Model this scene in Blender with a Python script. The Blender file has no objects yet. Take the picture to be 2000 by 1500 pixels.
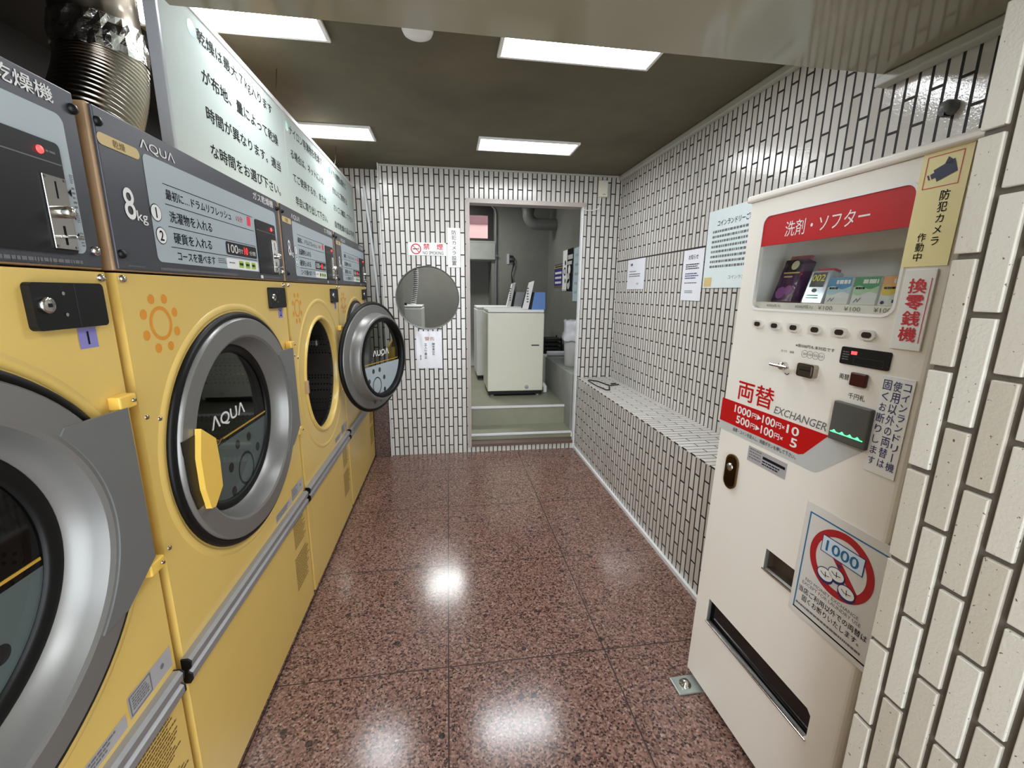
import bpy, bmesh, math, random
from mathutils import Vector, Matrix
from mathutils.geometry import tessellate_polygon
random.seed(7)
S = bpy.context.scene
COL = S.collection
PI = math.pi

# ---------------------------------------------------------------- camera
F_PX, PITCH, YAW, ROLL, EYE = 839.1, -0.2108, 0.1476, 0.011, 1.38
cy, sy = math.cos(YAW), math.sin(YAW)
fwd = Vector((sy, cy, 0)); rgt = Vector((cy, -sy, 0)); up = Vector((0, 0, 1))
cp, sp = math.cos(PITCH), math.sin(PITCH)
f2 = fwd * cp + up * sp; u2 = up * cp - fwd * sp
cr, sr = math.cos(ROLL), math.sin(ROLL)
r3 = rgt * cr + u2 * sr; u3 = u2 * cr - rgt * sr
cam = bpy.data.cameras.new('camera'); cam_o = bpy.data.objects.new('camera', cam); COL.objects.link(cam_o)
cam.sensor_width = 36; cam.lens = F_PX / 2000 * 36; cam.clip_start = 0.02
cam_o.matrix_world = Matrix(((r3.x, u3.x, -f2.x, 0), (r3.y, u3.y, -f2.y, 0), (r3.z, u3.z, -f2.z, EYE), (0, 0, 0, 1)))
S.camera = cam_o

# ---------------------------------------------------------------- world + exposure
w = bpy.data.worlds.new('daylight'); S.world = w; w.use_nodes = True
w.node_tree.nodes['Background'].inputs[0].default_value = (0.86, 0.93, 1, 1)
w.node_tree.nodes['Background'].inputs[1].default_value = 3.0
S.view_settings.view_transform = 'Standard'; S.view_settings.look = 'None'
S.view_settings.exposure = 1.26; S.view_settings.gamma = 1
S.view_settings.use_curve_mapping = False
LAMP = 13.0          # radiance of the ceiling panels
S.cycles.max_bounces = 10; S.cycles.diffuse_bounces = 6; S.cycles.transparent_max_bounces = 16

# ---------------------------------------------------------------- materials
def lin(c):
    return tuple((x / 255 / 12.92 if x / 255 <= 0.04045 else ((x / 255 + 0.055) / 1.055) ** 2.4) for x in c) + (1.0,)
MATS = {}
def new_mat(name):
    m = bpy.data.materials.new(name); m.use_nodes = True
    return m, m.node_tree.nodes, m.node_tree.links, m.node_tree.nodes['Principled BSDF']
def mat(name, c, rough=0.5, metal=0.0, noise=0.06, scale=14.0, bump=0.0, spec=0.5, coat=0.0, bscale=90.0):
    if name in MATS: return MATS[name]
    m, N, L, p = new_mat(name)
    p.inputs['Roughness'].default_value = rough; p.inputs['Metallic'].default_value = metal
    p.inputs['Specular IOR Level'].default_value = spec; p.inputs['Coat Weight'].default_value = coat
    p.inputs['Coat Roughness'].default_value = 0.12
    tc = N.new('ShaderNodeTexCoord'); nz = N.new('ShaderNodeTexNoise'); nz.inputs['Scale'].default_value = scale
    nz.inputs['Detail'].default_value = 4
    L.new(tc.outputs['Object'], nz.inputs['Vector'])
    mx = N.new('ShaderNodeMix'); mx.data_type = 'RGBA'
    l = lin(c)
    mx.inputs[6].default_value = tuple(max(0, x * (1 - noise)) for x in l[:3]) + (1,)
    mx.inputs[7].default_value = tuple(min(1, x * (1 + noise)) for x in l[:3]) + (1,)
    L.new(nz.outputs['Fac'], mx.inputs[0]); L.new(mx.outputs[2], p.inputs['Base Color'])
    if bump:
        n2 = N.new('ShaderNodeTexNoise'); n2.inputs['Scale'].default_value = bscale; n2.inputs['Detail'].default_value = 3
        L.new(tc.outputs['Object'], n2.inputs['Vector'])
        b = N.new('ShaderNodeBump'); b.inputs['Strength'].default_value = bump; b.inputs['Distance'].default_value = 0.004
        L.new(n2.outputs['Fac'], b.inputs['Height']); L.new(b.outputs['Normal'], p.inputs['Normal'])
    MATS[name] = m
    return m
def emit(name, c, strength):
    if name in MATS: return MATS[name]
    m, N, L, p = new_mat(name)
    p.inputs['Base Color'].default_value = lin(c); p.inputs['Emission Color'].default_value = lin(c)
    p.inputs['Emission Strength'].default_value = strength
    MATS[name] = m
    return m
def math_node(N, L, op, a, b=None, c=None):
    n = N.new('ShaderNodeMath'); n.operation = op
    for i, x in enumerate((a, b, c)):
        if x is None: continue
        if hasattr(x, 'type') or hasattr(x, 'links'): L.new(x, n.inputs[i])
        else: n.inputs[i].default_value = x
    return n.outputs[0]
def tile_mat(name, long_axis, short_axis, lo=0.0, so=0.0, joint=None, bl=0.1675, sw=0.0383, rough=0.13, ms=0.0045):
    """glazed border tiles: long side along long_axis, running bond"""
    m, N, L, p = new_mat(name)
    geo = N.new('ShaderNodeTexCoord'); sep = N.new('ShaderNodeSeparateXYZ'); L.new(geo.outputs['Object'], sep.inputs[0])
    lc = math_node(N, L, 'ADD', sep.outputs[long_axis], lo); sc = math_node(N, L, 'ADD', sep.outputs[short_axis], so)
    cmb = N.new('ShaderNodeCombineXYZ'); L.new(lc, cmb.inputs[0]); L.new(sc, cmb.inputs[1])
    br = N.new('ShaderNodeTexBrick'); br.offset = 0.5; br.inputs['Scale'].default_value = 1
    br.inputs['Brick Width'].default_value = bl; br.inputs['Row Height'].default_value = sw
    br.inputs['Mortar Size'].default_value = ms; br.inputs['Mortar Smooth'].default_value = 0.15
    br.inputs['Color1'].default_value = lin((200, 195, 187)); br.inputs['Color2'].default_value = lin((215, 212, 206))
    br.inputs['Mortar'].default_value = lin((40, 37, 34)); br.inputs['Bias'].default_value = 0.0
    L.new(cmb.outputs[0], br.inputs['Vector'])
    fac = br.outputs['Fac']; col = br.outputs['Color']
    if joint is not None:
        d = math_node(N, L, 'ABSOLUTE', math_node(N, L, 'SUBTRACT', sep.outputs[2], joint))
        j = math_node(N, L, 'LESS_THAN', d, 0.005)
        fac = math_node(N, L, 'MAXIMUM', fac, j)
        mj = N.new('ShaderNodeMix'); mj.data_type = 'RGBA'; L.new(j, mj.inputs[0]); L.new(col, mj.inputs[6]); mj.inputs[7].default_value = lin((40, 37, 34))
        col = mj.outputs[2]
    # fine kiln specks
    nz = N.new('ShaderNodeTexNoise'); nz.inputs['Scale'].default_value = 210; nz.inputs['Detail'].default_value = 2
    L.new(geo.outputs['Object'], nz.inputs['Vector'])
    rmp = N.new('ShaderNodeMapRange'); rmp.inputs[1].default_value = 0.70; rmp.inputs[2].default_value = 0.78; L.new(nz.outputs['Fac'], rmp.inputs[0])
    mk = N.new('ShaderNodeMix'); mk.data_type = 'RGBA'; L.new(math_node(N, L, 'MULTIPLY', rmp.outputs[0], 0.5), mk.inputs[0])
    L.new(col, mk.inputs[6]); mk.inputs[7].default_value = lin((120, 105, 88))
    L.new(mk.outputs[2], p.inputs['Base Color'])
    L.new(math_node(N, L, 'MULTIPLY_ADD', fac, 0.6, rough), p.inputs['Roughness'])
    wv = N.new('ShaderNodeTexNoise'); wv.inputs['Scale'].default_value = 150; L.new(geo.outputs['Object'], wv.inputs['Vector'])
    h = math_node(N, L, 'MULTIPLY_ADD', wv.outputs['Fac'], 0.16, math_node(N, L, 'SUBTRACT', 1.0, fac))
    b = N.new('ShaderNodeBump'); b.inputs['Strength'].default_value = 0.75; b.inputs['Distance'].default_value = 0.004
    L.new(h, b.inputs['Height']); L.new(b.outputs['Normal'], p.inputs['Normal'])
    return m
def granite(name, tiles=True, dark=1.0, rough=0.125):
    m, N, L, p = new_mat(name)
    tc = N.new('ShaderNodeTexCoord')
    v = N.new('ShaderNodeTexVoronoi'); v.inputs['Scale'].default_value = 165; L.new(tc.outputs['Object'], v.inputs['Vector'])
    sp_ = N.new('ShaderNodeSeparateColor'); L.new(v.outputs['Color'], sp_.inputs[0])
    nz = N.new('ShaderNodeTexNoise'); nz.inputs['Scale'].default_value = 60; nz.inputs['Detail'].default_value = 4; L.new(tc.outputs['Object'], nz.inputs['Vector'])
    t = math_node(N, L, 'ADD', math_node(N, L, 'MULTIPLY', sp_.outputs[0], 0.75), math_node(N, L, 'MULTIPLY', nz.outputs['Fac'], 0.35))
    rp = N.new('ShaderNodeValToRGB'); L.new(t, rp.inputs[0])
    e = rp.color_ramp.elements
    cs = [(0.12, (34, 28, 28)), (0.26, (66, 48, 44)), (0.42, (112, 83, 73)), (0.70, (134, 102, 90)), (0.92, (158, 128, 115)), (1.0, (190, 166, 155))]
    e[0].position, e[0].color = cs[0][0], lin(tuple(x * dark for x in cs[0][1])); e[1].position, e[1].color = cs[-1][0], lin(tuple(x * dark for x in cs[-1][1]))
    for q, c in cs[1:-1]:
        k = e.new(q); k.color = lin(tuple(x * dark for x in c))
    col = rp.outputs[0]
    # sparse big black flecks
    v2 = N.new('ShaderNodeTexVoronoi'); v2.inputs['Scale'].default_value = 22; v2.inputs['Randomness'].default_value = 1; L.new(tc.outputs['Object'], v2.inputs['Vector'])
    s2 = N.new('ShaderNodeSeparateColor'); L.new(v2.outputs['Color'], s2.inputs[0])
    fl = math_node(N, L, 'MULTIPLY', math_node(N, L, 'LESS_THAN', v2.outputs['Distance'], 0.26), math_node(N, L, 'GREATER_THAN', s2.outputs[0], 0.93))
    mf = N.new('ShaderNodeMix'); mf.data_type = 'RGBA'; L.new(math_node(N, L, 'MULTIPLY', fl, 0.8), mf.inputs[0]); L.new(col, mf.inputs[6]); mf.inputs[7].default_value = lin((40, 36, 38))
    col = mf.outputs[2]
    if tiles:
        br = N.new('ShaderNodeTexBrick'); br.offset = 0; br.inputs['Scale'].default_value = 1
        br.inputs['Brick Width'].default_value = 0.6093; br.inputs['Row Height'].default_value = 0.6188
        br.inputs['Mortar Size'].default_value = 0.0026; br.inputs['Mortar Smooth'].default_value = 0.1
        mp = N.new('ShaderNodeMapping'); mp.inputs['Location'].default_value = (0.0244, -1.374 + 0.6188 * 4, 0)
        L.new(tc.outputs['Object'], mp.inputs[0]); L.new(mp.outputs[0], br.inputs['Vector'])
        mj = N.new('ShaderNodeMix'); mj.data_type = 'RGBA'; L.new(br.outputs['Fac'], mj.inputs[0]); L.new(col, mj.inputs[6]); mj.inputs[7].default_value = lin((62, 50, 48))
        col = mj.outputs[2]
        b = N.new('ShaderNodeBump'); b.invert = True; b.inputs['Strength'].default_value = 0.5; b.inputs['Distance'].default_value = 0.002
        L.new(br.outputs['Fac'], b.inputs['Height']); L.new(b.outputs['Normal'], p.inputs['Normal'])
    L.new(col, p.inputs['Base Color'])
    n3 = N.new('ShaderNodeTexNoise'); n3.inputs['Scale'].default_value = 3.5; L.new(tc.outputs['Object'], n3.inputs['Vector'])
    L.new(math_node(N, L, 'MULTIPLY_ADD', n3.outputs['Fac'], 0.08, rough), p.inputs['Roughness'])
    return m
def glass_mat(name, tint, through, gloss_rough=0.03):
    m, N, L, p = new_mat(name)
    N.remove(p); out = N['Material Output']
    t = N.new('ShaderNodeBsdfTransparent'); t.inputs[0].default_value = tuple(x * through for x in lin(tint)[:3]) + (1,)
    g = N.new('ShaderNodeBsdfGlossy'); g.inputs['Roughness'].default_value = gloss_rough
    f = N.new('ShaderNodeLayerWeight'); f.inputs[0].default_value = 0.5
    fr = math_node(N, L, 'MULTIPLY_ADD', math_node(N, L, 'POWER', f.outputs['Facing'], 5.0), 0.95, 0.045)
    mx = N.new('ShaderNodeMixShader'); L.new(fr, mx.inputs[0]); L.new(t.outputs[0], mx.inputs[1]); L.new(g.outputs[0], mx.inputs[2])
    L.new(mx.outputs[0], out.inputs[0])
    return m
def perforated(name):
    m, N, L, p = new_mat(name)
    tc = N.new('ShaderNodeTexCoord'); v = N.new('ShaderNodeTexVoronoi'); v.inputs['Scale'].default_value = 62; v.inputs['Randomness'].default_value = 0
    L.new(tc.outputs['Object'], v.inputs['Vector'])
    h = math_node(N, L, 'LESS_THAN', v.outputs['Distance'], 0.28)
    mx = N.new('ShaderNodeMix'); mx.data_type = 'RGBA'; L.new(h, mx.inputs[0]); mx.inputs[6].default_value = lin((112, 108, 104)); mx.inputs[7].default_value = lin((8, 8, 8))
    L.new(mx.outputs[2], p.inputs['Base Color']); p.inputs['Metallic'].default_value = 0.6; p.inputs['Roughness'].default_value = 0.35
    return m
def concrete(name, c, var=0.22, rough=0.7, scale=2.2):
    m, N, L, p = new_mat(name)
    tc = N.new('ShaderNodeTexCoord')
    a = N.new('ShaderNodeTexNoise'); a.inputs['Scale'].default_value = scale; a.inputs['Detail'].default_value = 8; a.inputs['Roughness'].default_value = 0.62; L.new(tc.outputs['Object'], a.inputs['Vector'])
    r = N.new('ShaderNodeValToRGB'); L.new(a.outputs['Fac'], r.inputs[0])
    l = lin(c)
    r.color_ramp.elements[0].position = 0.32; r.color_ramp.elements[0].color = tuple(x * (1 - var) for x in l[:3]) + (1,)
    r.color_ramp.elements[1].position = 0.72; r.color_ramp.elements[1].color = tuple(x * (1 + var) for x in l[:3]) + (1,)
    L.new(r.outputs[0], p.inputs['Base Color']); p.inputs['Roughness'].default_value = rough
    b = N.new('ShaderNodeBump'); b.inputs['Strength'].default_value = 0.25; b.inputs['Distance'].default_value = 0.003
    a2 = N.new('ShaderNodeTexNoise'); a2.inputs['Scale'].default_value = 40; a2.inputs['Detail'].default_value = 5; L.new(tc.outputs['Object'], a2.inputs['Vector'])
    L.new(a2.outputs['Fac'], b.inputs['Height']); L.new(b.outputs['Normal'], p.inputs['Normal'])
    return m

M = dict(
    yellow=mat('yellow_enamel', (226, 193, 106), 0.32, noise=0.03, coat=0.25),
    yellow2=mat('yellow_plastic', (238, 196, 88), 0.4, noise=0.02),
    tan=mat('tan_casing', (176, 146, 112), 0.45),
    charcoal=mat('charcoal_plastic', (66, 67, 73), 0.38, noise=0.03),
    black=mat('black_plastic', (13, 13, 14), 0.45, noise=0.1, spec=0.35),
    rubber=mat('black_rubber', (10, 10, 10), 0.45, noise=0.1, spec=0.3),
    panel=mat('pale_grey_panel', (172, 184, 189), 0.42, noise=0.03),
    silver=mat('silver_paint', (132, 131, 128), 0.36, 0.45, noise=0.04),
    dullgrey=mat('grey_paint', (120, 121, 120), 0.42, 0.3, noise=0.04),
    alu=mat('brushed_aluminium', (160, 160, 160), 0.45, 0.5, noise=0.08, scale=40),
    steel=mat('bright_steel', (205, 203, 198), 0.16, 1.0, noise=0.04),
    dsteel=mat('dull_steel', (168, 158, 144), 0.2, 1.0, noise=0.12),
    foil=mat('crinkled_foil', (205, 200, 194), 0.2, 1.0, noise=0.08, bump=1.0, bscale=45),
    orange=mat('orange_print', (224, 148, 40), 0.5, noise=0.02),
    gold=mat('gold_print', (190, 150, 52), 0.4, noise=0.02),
    white=mat('white_print', (238, 238, 235), 0.5, noise=0.02),
    ink=mat('black_ink', (30, 30, 34), 0.7, noise=0.02, spec=0.05),
    greyink=mat('grey_ink', (108, 108, 110), 0.6, noise=0.02),
    brownink=mat('brown_ink', (116, 94, 46), 0.6, noise=0.02),
    navy=mat('navy_ink', (44, 48, 110), 0.6, noise=0.02),
    red=mat('red_print', (192, 14, 18), 0.4, noise=0.02, spec=0.3),
    redink=mat('red_ink', (206, 40, 52), 0.5, noise=0.02),
    green=mat('green_print', (158, 196, 66), 0.5, noise=0.02),
    dotgreen=mat('green_dot', (96, 186, 150), 0.5, noise=0.02),
    pill=mat('cream_badge', (214, 188, 130), 0.5, noise=0.02),
    lilac=mat('lilac_sticker', (136, 132, 196), 0.6, noise=0.03),
    paper=mat('white_paper', (228, 230, 236), 0.7, noise=0.02),
    gpaper=mat('grey_sticker', (172, 170, 172), 0.6, noise=0.1),
    signboard=mat('pale_board', (202, 213, 207), 0.8, spec=0.06, noise=0.015),
    cream=mat('cream_enamel', (243, 238, 229), 0.34, noise=0.015, coat=0.1),
    pcream=mat('ivory_enamel', (232, 230, 211), 0.3, noise=0.02, coat=0.2),
    pgrey=mat('grey_plastic', (176, 178, 182), 0.4, noise=0.02),
    whitep=mat('white_plastic', (242, 242, 239), 0.35, noise=0.02),
    trim=mat('white_trim', (226, 228, 228), 0.45, noise=0.03),
    ctrim=mat('grey_cornice', (186, 188, 180), 0.5, noise=0.04),
    frame=mat('weathered_frame', (176, 166, 158), 0.45, noise=0.14, scale=9),
    brownframe=mat('brown_frame', (104, 86, 76), 0.5, noise=0.14, scale=9),
    darkframe=mat('dark_window_frame', (34, 26, 24), 0.5),
    bill=mat('grey_bill_unit', (84, 84, 80), 0.5),
    lightgrey=mat('light_grey_print', (196, 198, 196), 0.45, noise=0.02),
    paleyellow=mat('yellow_card', (252, 240, 176), 0.45, noise=0.02),
    zinc=mat('zinc_plate', (176, 184, 178), 0.35, 0.6, noise=0.08),
    gold2=mat('antique_brass', (124, 104, 78), 0.22, 1.0),
    brown=mat('brown_recess', (78, 66, 54), 0.35),
    blue=mat('blue_plastic', (98, 140, 206), 0.45, noise=0.03),
    blueline=mat('blue_print', (38, 112, 160), 0.5, noise=0.02),
    paleblue=mat('pale_blue_print', (216, 232, 246), 0.5, noise=0.02),
    pinkwall=mat('pink_render', (160, 122, 118), 0.8, noise=0.08),
    redwall=mat('maroon_render', (84, 52, 54), 0.8, noise=0.1),
    pipe=mat('grey_pipe', (104, 102, 98), 0.5),
    bag=mat('thin_plastic_bag', (214, 214, 220), 0.25, noise=0.1, bump=0.6, bscale=30),
    bin=mat('grey_bin', (176, 176, 172), 0.45),
    step=concrete('green_grey_floor_paint', (148, 148, 128), 0.12, 0.4),
    bwall=concrete('grey_painted_concrete', (118, 117, 110), 0.2, 0.6, 1.3),
    beam=concrete('pale_concrete', (150, 152, 146), 0.12, 0.7, 2.5),
    dark=concrete('dark_wall', (64, 60, 54), 0.2, 0.8),
    shadedark=concrete('shade_dark_wall', (26, 24, 22), 0.2, 0.9),  # near-black colour paints in the deep shade above the dryers
    ceil=concrete('brown_ceiling_board', (102, 95, 75), 0.26, 0.75, 1.6),
    soffit=mat('glossy_soffit_paint', (150, 144, 122), 0.09, noise=0.05, scale=3),
    granite=granite('red_granite_tiles'),
    plinth=granite('dark_red_granite', False, 0.72, 0.4),
    tx=tile_mat('glazed_tiles_side', 2, 1, lo=-1.639 + 0.1675 * 20, so=0.0, joint=1.639),
    ty=tile_mat('glazed_tiles_end', 2, 0, lo=-2.0 + 0.1675 * 20, so=0.471 + 0.0383 * 40),
    tz=tile_mat('glazed_tiles_top', 0, 1, lo=-1.1144 + 0.1675 * 20, so=0.0, rough=0.28, ms=0.0026),
    tb=tile_mat('glazed_tiles_bench', 2, 1, lo=-0.652 + 0.1675 * 20, so=0.01),
    ptile=None,
    mortar=mat('dark_mortar', (98, 90, 80), 0.85, noise=0.15, scale=60, bump=0.4),
    drum=perforated('perforated_drum'),
    gdoor=glass_mat('dark_door_glass', (205, 210, 206), 0.8),
    gclear=glass_mat('clear_glass', (250, 250, 248), 0.98),
    lamp=emit('lamp_diffuser', (246, 250, 255), LAMP),
    lamp2=emit('washroom_lamp_diffuser', (250, 252, 250), LAMP * 2.6),
    led=emit('red_led', (255, 40, 40), 3.0),
    ledtext=emit('red_digits', (255, 50, 50), 0.7),
    gled=emit('green_led', (60, 255, 110), 2.2),
    redglow=emit('red_button_light', (215, 30, 60), 0.12),
)
def ptile():
    m, N, L, p = new_mat('speckled_pier_tile')
    tc = N.new('ShaderNodeTexCoord'); oi = N.new('ShaderNodeNewGeometry')
    nz = N.new('ShaderNodeTexNoise'); nz.inputs['Scale'].default_value = 150; nz.inputs['Detail'].default_value = 2; L.new(tc.outputs['Object'], nz.inputs['Vector'])
    r = N.new('ShaderNodeMapRange'); r.inputs[1].default_value = 0.69; r.inputs[2].default_value = 0.73; L.new(nz.outputs['Fac'], r.inputs[0])
    ri = N.new('ShaderNodeMix'); ri.data_type = 'RGBA'; L.new(oi.outputs['Random Per Island'], ri.inputs[0])
    ri.inputs[6].default_value = lin((184, 176, 160)); ri.inputs[7].default_value = lin((204, 199, 187))
    mx = N.new('ShaderNodeMix'); mx.data_type = 'RGBA'; L.new(r.outputs[0], mx.inputs[0]); L.new(ri.outputs[2], mx.inputs[6]); mx.inputs[7].default_value = lin((92, 74, 58))
    L.new(mx.outputs[2], p.inputs['Base Color']); p.inputs['Roughness'].default_value = 0.42
    n2 = N.new('ShaderNodeTexNoise'); n2.inputs['Scale'].default_value = 220; L.new(tc.outputs['Object'], n2.inputs['Vector'])
    b = N.new('ShaderNodeBump'); b.inputs['Strength'].default_value = 0.25; b.inputs['Distance'].default_value = 0.002; L.new(n2.outputs['Fac'], b.inputs['Height']); L.new(b.outputs['Normal'], p.inputs['Normal'])
    return m
M['ptile'] = ptile()

# ---------------------------------------------------------------- mesh builder
# local convention for every front: x to the right, z up, the face looks along -y (depth grows with +y)
TEXT_CACHE = {}
def glyphs(s, bold=0.0, res=2, align='LEFT', shear=0.0):
    key = (s, bold, res, align, shear)
    if key in TEXT_CACHE: return TEXT_CACHE[key]
    c = bpy.data.curves.new('t', 'FONT'); c.body = s; c.resolution_u = res; c.offset = bold; c.align_x = align; c.shear = shear
    c.fill_mode = 'FRONT'
    o = bpy.data.objects.new('t', c); COL.objects.link(o)
    dg = bpy.context.evaluated_depsgraph_get(); ev = o.evaluated_get(dg); me = ev.to_mesh()
    vs = [(v.co.x, v.co.y) for v in me.vertices]; fs = [tuple(p.vertices) for p in me.polygons]
    ev.to_mesh_clear(); bpy.data.objects.remove(o); bpy.data.curves.remove(c)
    TEXT_CACHE[key] = (vs, fs)
    return vs, fs
class B:
    def __init__(s): s.v = []; s.f = []; s.m = []; s.sm = []; s.mats = []
    def mi(s, m):
        m = M[m] if isinstance(m, str) else m
        if m not in s.mats: s.mats.append(m)
        return s.mats.index(m)
    def add(s, vs, fs, m, smooth=False):
        k = len(s.v); i = s.mi(m); s.v += [tuple(v) for v in vs]
        for f in fs: s.f.append(tuple(k + a for a in f)); s.m.append(i); s.sm.append(smooth)
        return s
    def bm(s, bm, m, smooth=False):
        bm.verts.index_update(); s.add([v.co[:] for v in bm.verts], [[v.index for v in f.verts] for f in bm.faces], m, smooth); bm.free(); return s
    def box(s, x0, y0, z0, x1, y1, z1, m, bev=0.0, seg=2):
        b = bmesh.new(); bmesh.ops.create_cube(b, size=1)
        for v in b.verts: v.co = Vector(((x0 + x1) / 2 + v.co.x * (x1 - x0), (y0 + y1) / 2 + v.co.y * (y1 - y0), (z0 + z1) / 2 + v.co.z * (z1 - z0)))
        if bev: bmesh.ops.bevel(b, geom=b.edges[:], offset=bev, segments=seg, affect='EDGES', profile=0.5, clamp_overlap=True)
        return s.bm(b, m)
    def sheet(s, outer, holes, y0, y1, m, side=None):
        """polygon with holes in the xz plane, from depth y0 (front) to y1"""
        loops = [outer] + list(holes); flat = [p for l in loops for p in l]; n = len(flat)
        tri = tessellate_polygon([[Vector((x, z, 0)) for x, z in l] for l in loops])
        s.add([(x, y0, z) for x, z in flat], tri, m)
        if y1 is not None and abs(y1 - y0) > 1e-9:
            s.add([(x, y1, z) for x, z in flat], tri, m)
            k = 0
            for l in loops:
                q = len(l); vs = [(x, y0, z) for x, z in l] + [(x, y1, z) for x, z in l]
                s.add(vs, [(i, (i + 1) % q, q + (i + 1) % q, q + i) for i in range(q)], side or m)
        return s
    def rect(s, x0, z0, x1, z1, y, m):
        return s.add([(x0, y, z0), (x1, y, z0), (x1, y, z1), (x0, y, z1)], [(0, 1, 2, 3)], m)
    def poly(s, pts, y, m): return s.sheet(pts, [], y, None, m)
    def disc(s, cx, cz, r, y, m, n=32, rz=None):
        return s.add([(cx + r * math.cos(a), y, cz + (rz or r) * math.sin(a)) for a in [2 * PI * i / n for i in range(n)]], [tuple(range(n))], m)
    def ring(s, cx, cz, r0, r1, y, m, n=48):
        vs = []
        for r in (r0, r1): vs += [(cx + r * math.cos(2 * PI * i / n), y, cz + r * math.sin(2 * PI * i / n)) for i in range(n)]
        return s.add(vs, [(i, (i + 1) % n, n + (i + 1) % n, n + i) for i in range(n)], m)
    def frame(s, x0, z0, x1, z1, t, y, m):
        for a in ((x0, z0, x1, z0 + t), (x0, z1 - t, x1, z1), (x0, z0 + t, x0 + t, z1 - t), (x1 - t, z0 + t, x1, z1 - t)): s.rect(*a, y, m)
        return s
    def lathe(s, prof, cx, cz, m, n=64, smooth=True, axis='y', cy=0.0, a0=0, a1=2 * PI):
        """prof: (radius, along-axis); axis y (front things) or z (upright things, centre cx,cy)"""
        full = abs(a1 - a0 - 2 * PI) < 1e-6; k = n if full else n + 1; vs = []
        for r, h in prof:
            for i in range(k):
                a = a0 + (a1 - a0) * i / n
                vs.append((cx + r * math.cos(a), h, cz + r * math.sin(a)) if axis == 'y' else (cx + r * math.cos(a), cy + r * math.sin(a), h))
        fs = []
        for j in range(len(prof) - 1):
            for i in range(n):
                i2 = (i + 1) % k; fs.append((j * k + i, j * k + i2, (j + 1) * k + i2, (j + 1) * k + i))
        return s.add(vs, fs, m, smooth)
    def tube(s, pts, r, m, n=8, cap=True):
        pts = [Vector(p) for p in pts]; vs = []; ref = None
        for i, p in enumerate(pts):
            t = (pts[min(i + 1, len(pts) - 1)] - pts[max(i - 1, 0)]).normalized()
            if ref is None: ref = t.orthogonal().normalized()
            ref = (ref - t * ref.dot(t)); ref = ref.normalized() if ref.length > 1e-6 else t.orthogonal().normalized()
            b2 = t.cross(ref); rr = r[i] if isinstance(r, (list, tuple)) else r
            vs += [p + (ref * math.cos(2 * PI * j / n) + b2 * math.sin(2 * PI * j / n)) * rr for j in range(n)]
        fs = [(i * n + j, i * n + (j + 1) % n, (i + 1) * n + (j + 1) % n, (i + 1) * n + j) for i in range(len(pts) - 1) for j in range(n)]
        s.add(vs, fs, m, True)
        if cap: s.add(vs[:n], [tuple(range(n))], m); s.add(vs[-n:], [tuple(range(n))], m)
        return s
    def text(s, t, x0, z0, x1, z1, y, m, bold=0.0, res=2, align='LEFT', keep=False, shear=0.0, back=False):
        """lettering fitted to a box; keep=True keeps the letters' own proportions (fits the height)"""
        vs, fs = glyphs(t, 0.0, res, align, shear)
        if not vs: return s
        xa = min(v[0] for v in vs); xb = max(v[0] for v in vs); za = min(v[1] for v in vs); zb = max(v[1] for v in vs)
        kz = (z1 - z0) / (zb - za); kx = (x1 - x0) / (xb - xa)
        if keep: kx = kz; x0 = (x0 + x1) / 2 - (xb - xa) * kx / 2
        e = bold * 0.7
        for q, (ex, ez) in enumerate(((0, 0),) if e == 0 else ((-e, 0), (e, 0), (0, e), (0, -e))):
            s.add([(x0 + (vx - xa + ex) * kx, y + (0.00004 if back else -0.00004) * q, z0 + (vz - za + ez) * kz) for vx, vz in vs], fs, m)
        return s
    def vtext(s, t, xc, z0, z1, y, m, w_=None, bold=0.0):
        """one upright column of characters, top z1 to bottom z0"""
        n = len(t); h = (z1 - z0) / n; w_ = w_ or h * 0.9
        for i, ch in enumerate(t):
            za = z1 - (i + 1) * h + h * 0.06; zb = z1 - i * h - h * 0.06
            if ch == 'ー': s.rect(xc - w_ * 0.06, za, xc + w_ * 0.06, zb, y, m); continue
            q = 1.0 if ord(ch) > 0x4e00 else 0.82
            s.text(ch, xc - w_ / 2 * q, za + (zb - za) * (1 - q) / 2, xc + w_ / 2 * q, zb - (zb - za) * (1 - q) / 2, y, m, bold)
        return s
    def lines(s, x0, z0, x1, z1, n, y, m, fill=0.45, ragged=0.3, gap=0.35):
        """rows of print too small to read"""
        rnd = random.Random(int((x0 + z0) * 1e4) + n); h = (z1 - z0) / n
        for i in range(n):
            zt = z1 - i * h; xe = x1 - (x1 - x0) * ragged * rnd.random(); x = x0
            step = h * 0.55
            while x < xe:
                wd = step * rnd.uniform(0.8, 3.0)
                s.rect(x, zt - h * fill, min(xe, x + wd), zt, y, m); x += wd + step * gap
        return s
    def build(s, name, parent=None, loc=None, matrix=None):
        me = bpy.data.meshes.new(name); me.from_pydata(s.v, [], s.f)
        for m in s.mats: me.materials.append(m)
        me.polygons.foreach_set('material_index', s.m); me.polygons.foreach_set('use_smooth', s.sm); me.update()
        o = bpy.data.objects.new(name, me); COL.objects.link(o)
        if parent: o.parent = parent
        if loc: o.location = loc
        if matrix: o.matrix_world = matrix
        return o
def tag(o, label, cat, group=None):
    o['label'] = label; o['category'] = cat
    if group: o['group'] = group
    return o
def struct(o): o['kind'] = 'structure'; return o
def thing(name, label, cat, matrix=None, group=None):
    o = bpy.data.objects.new(name, None); COL.objects.link(o); o.empty_display_size = 0.1
    if matrix: o.matrix_world = matrix
    return tag(o, label, cat, group)
def fix(o):
    """consistent outward normals"""
    b = bmesh.new(); b.from_mesh(o.data); bmesh.ops.recalc_face_normals(b, faces=b.faces[:]); b.to_mesh(o.data); b.free(); return o
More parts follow.
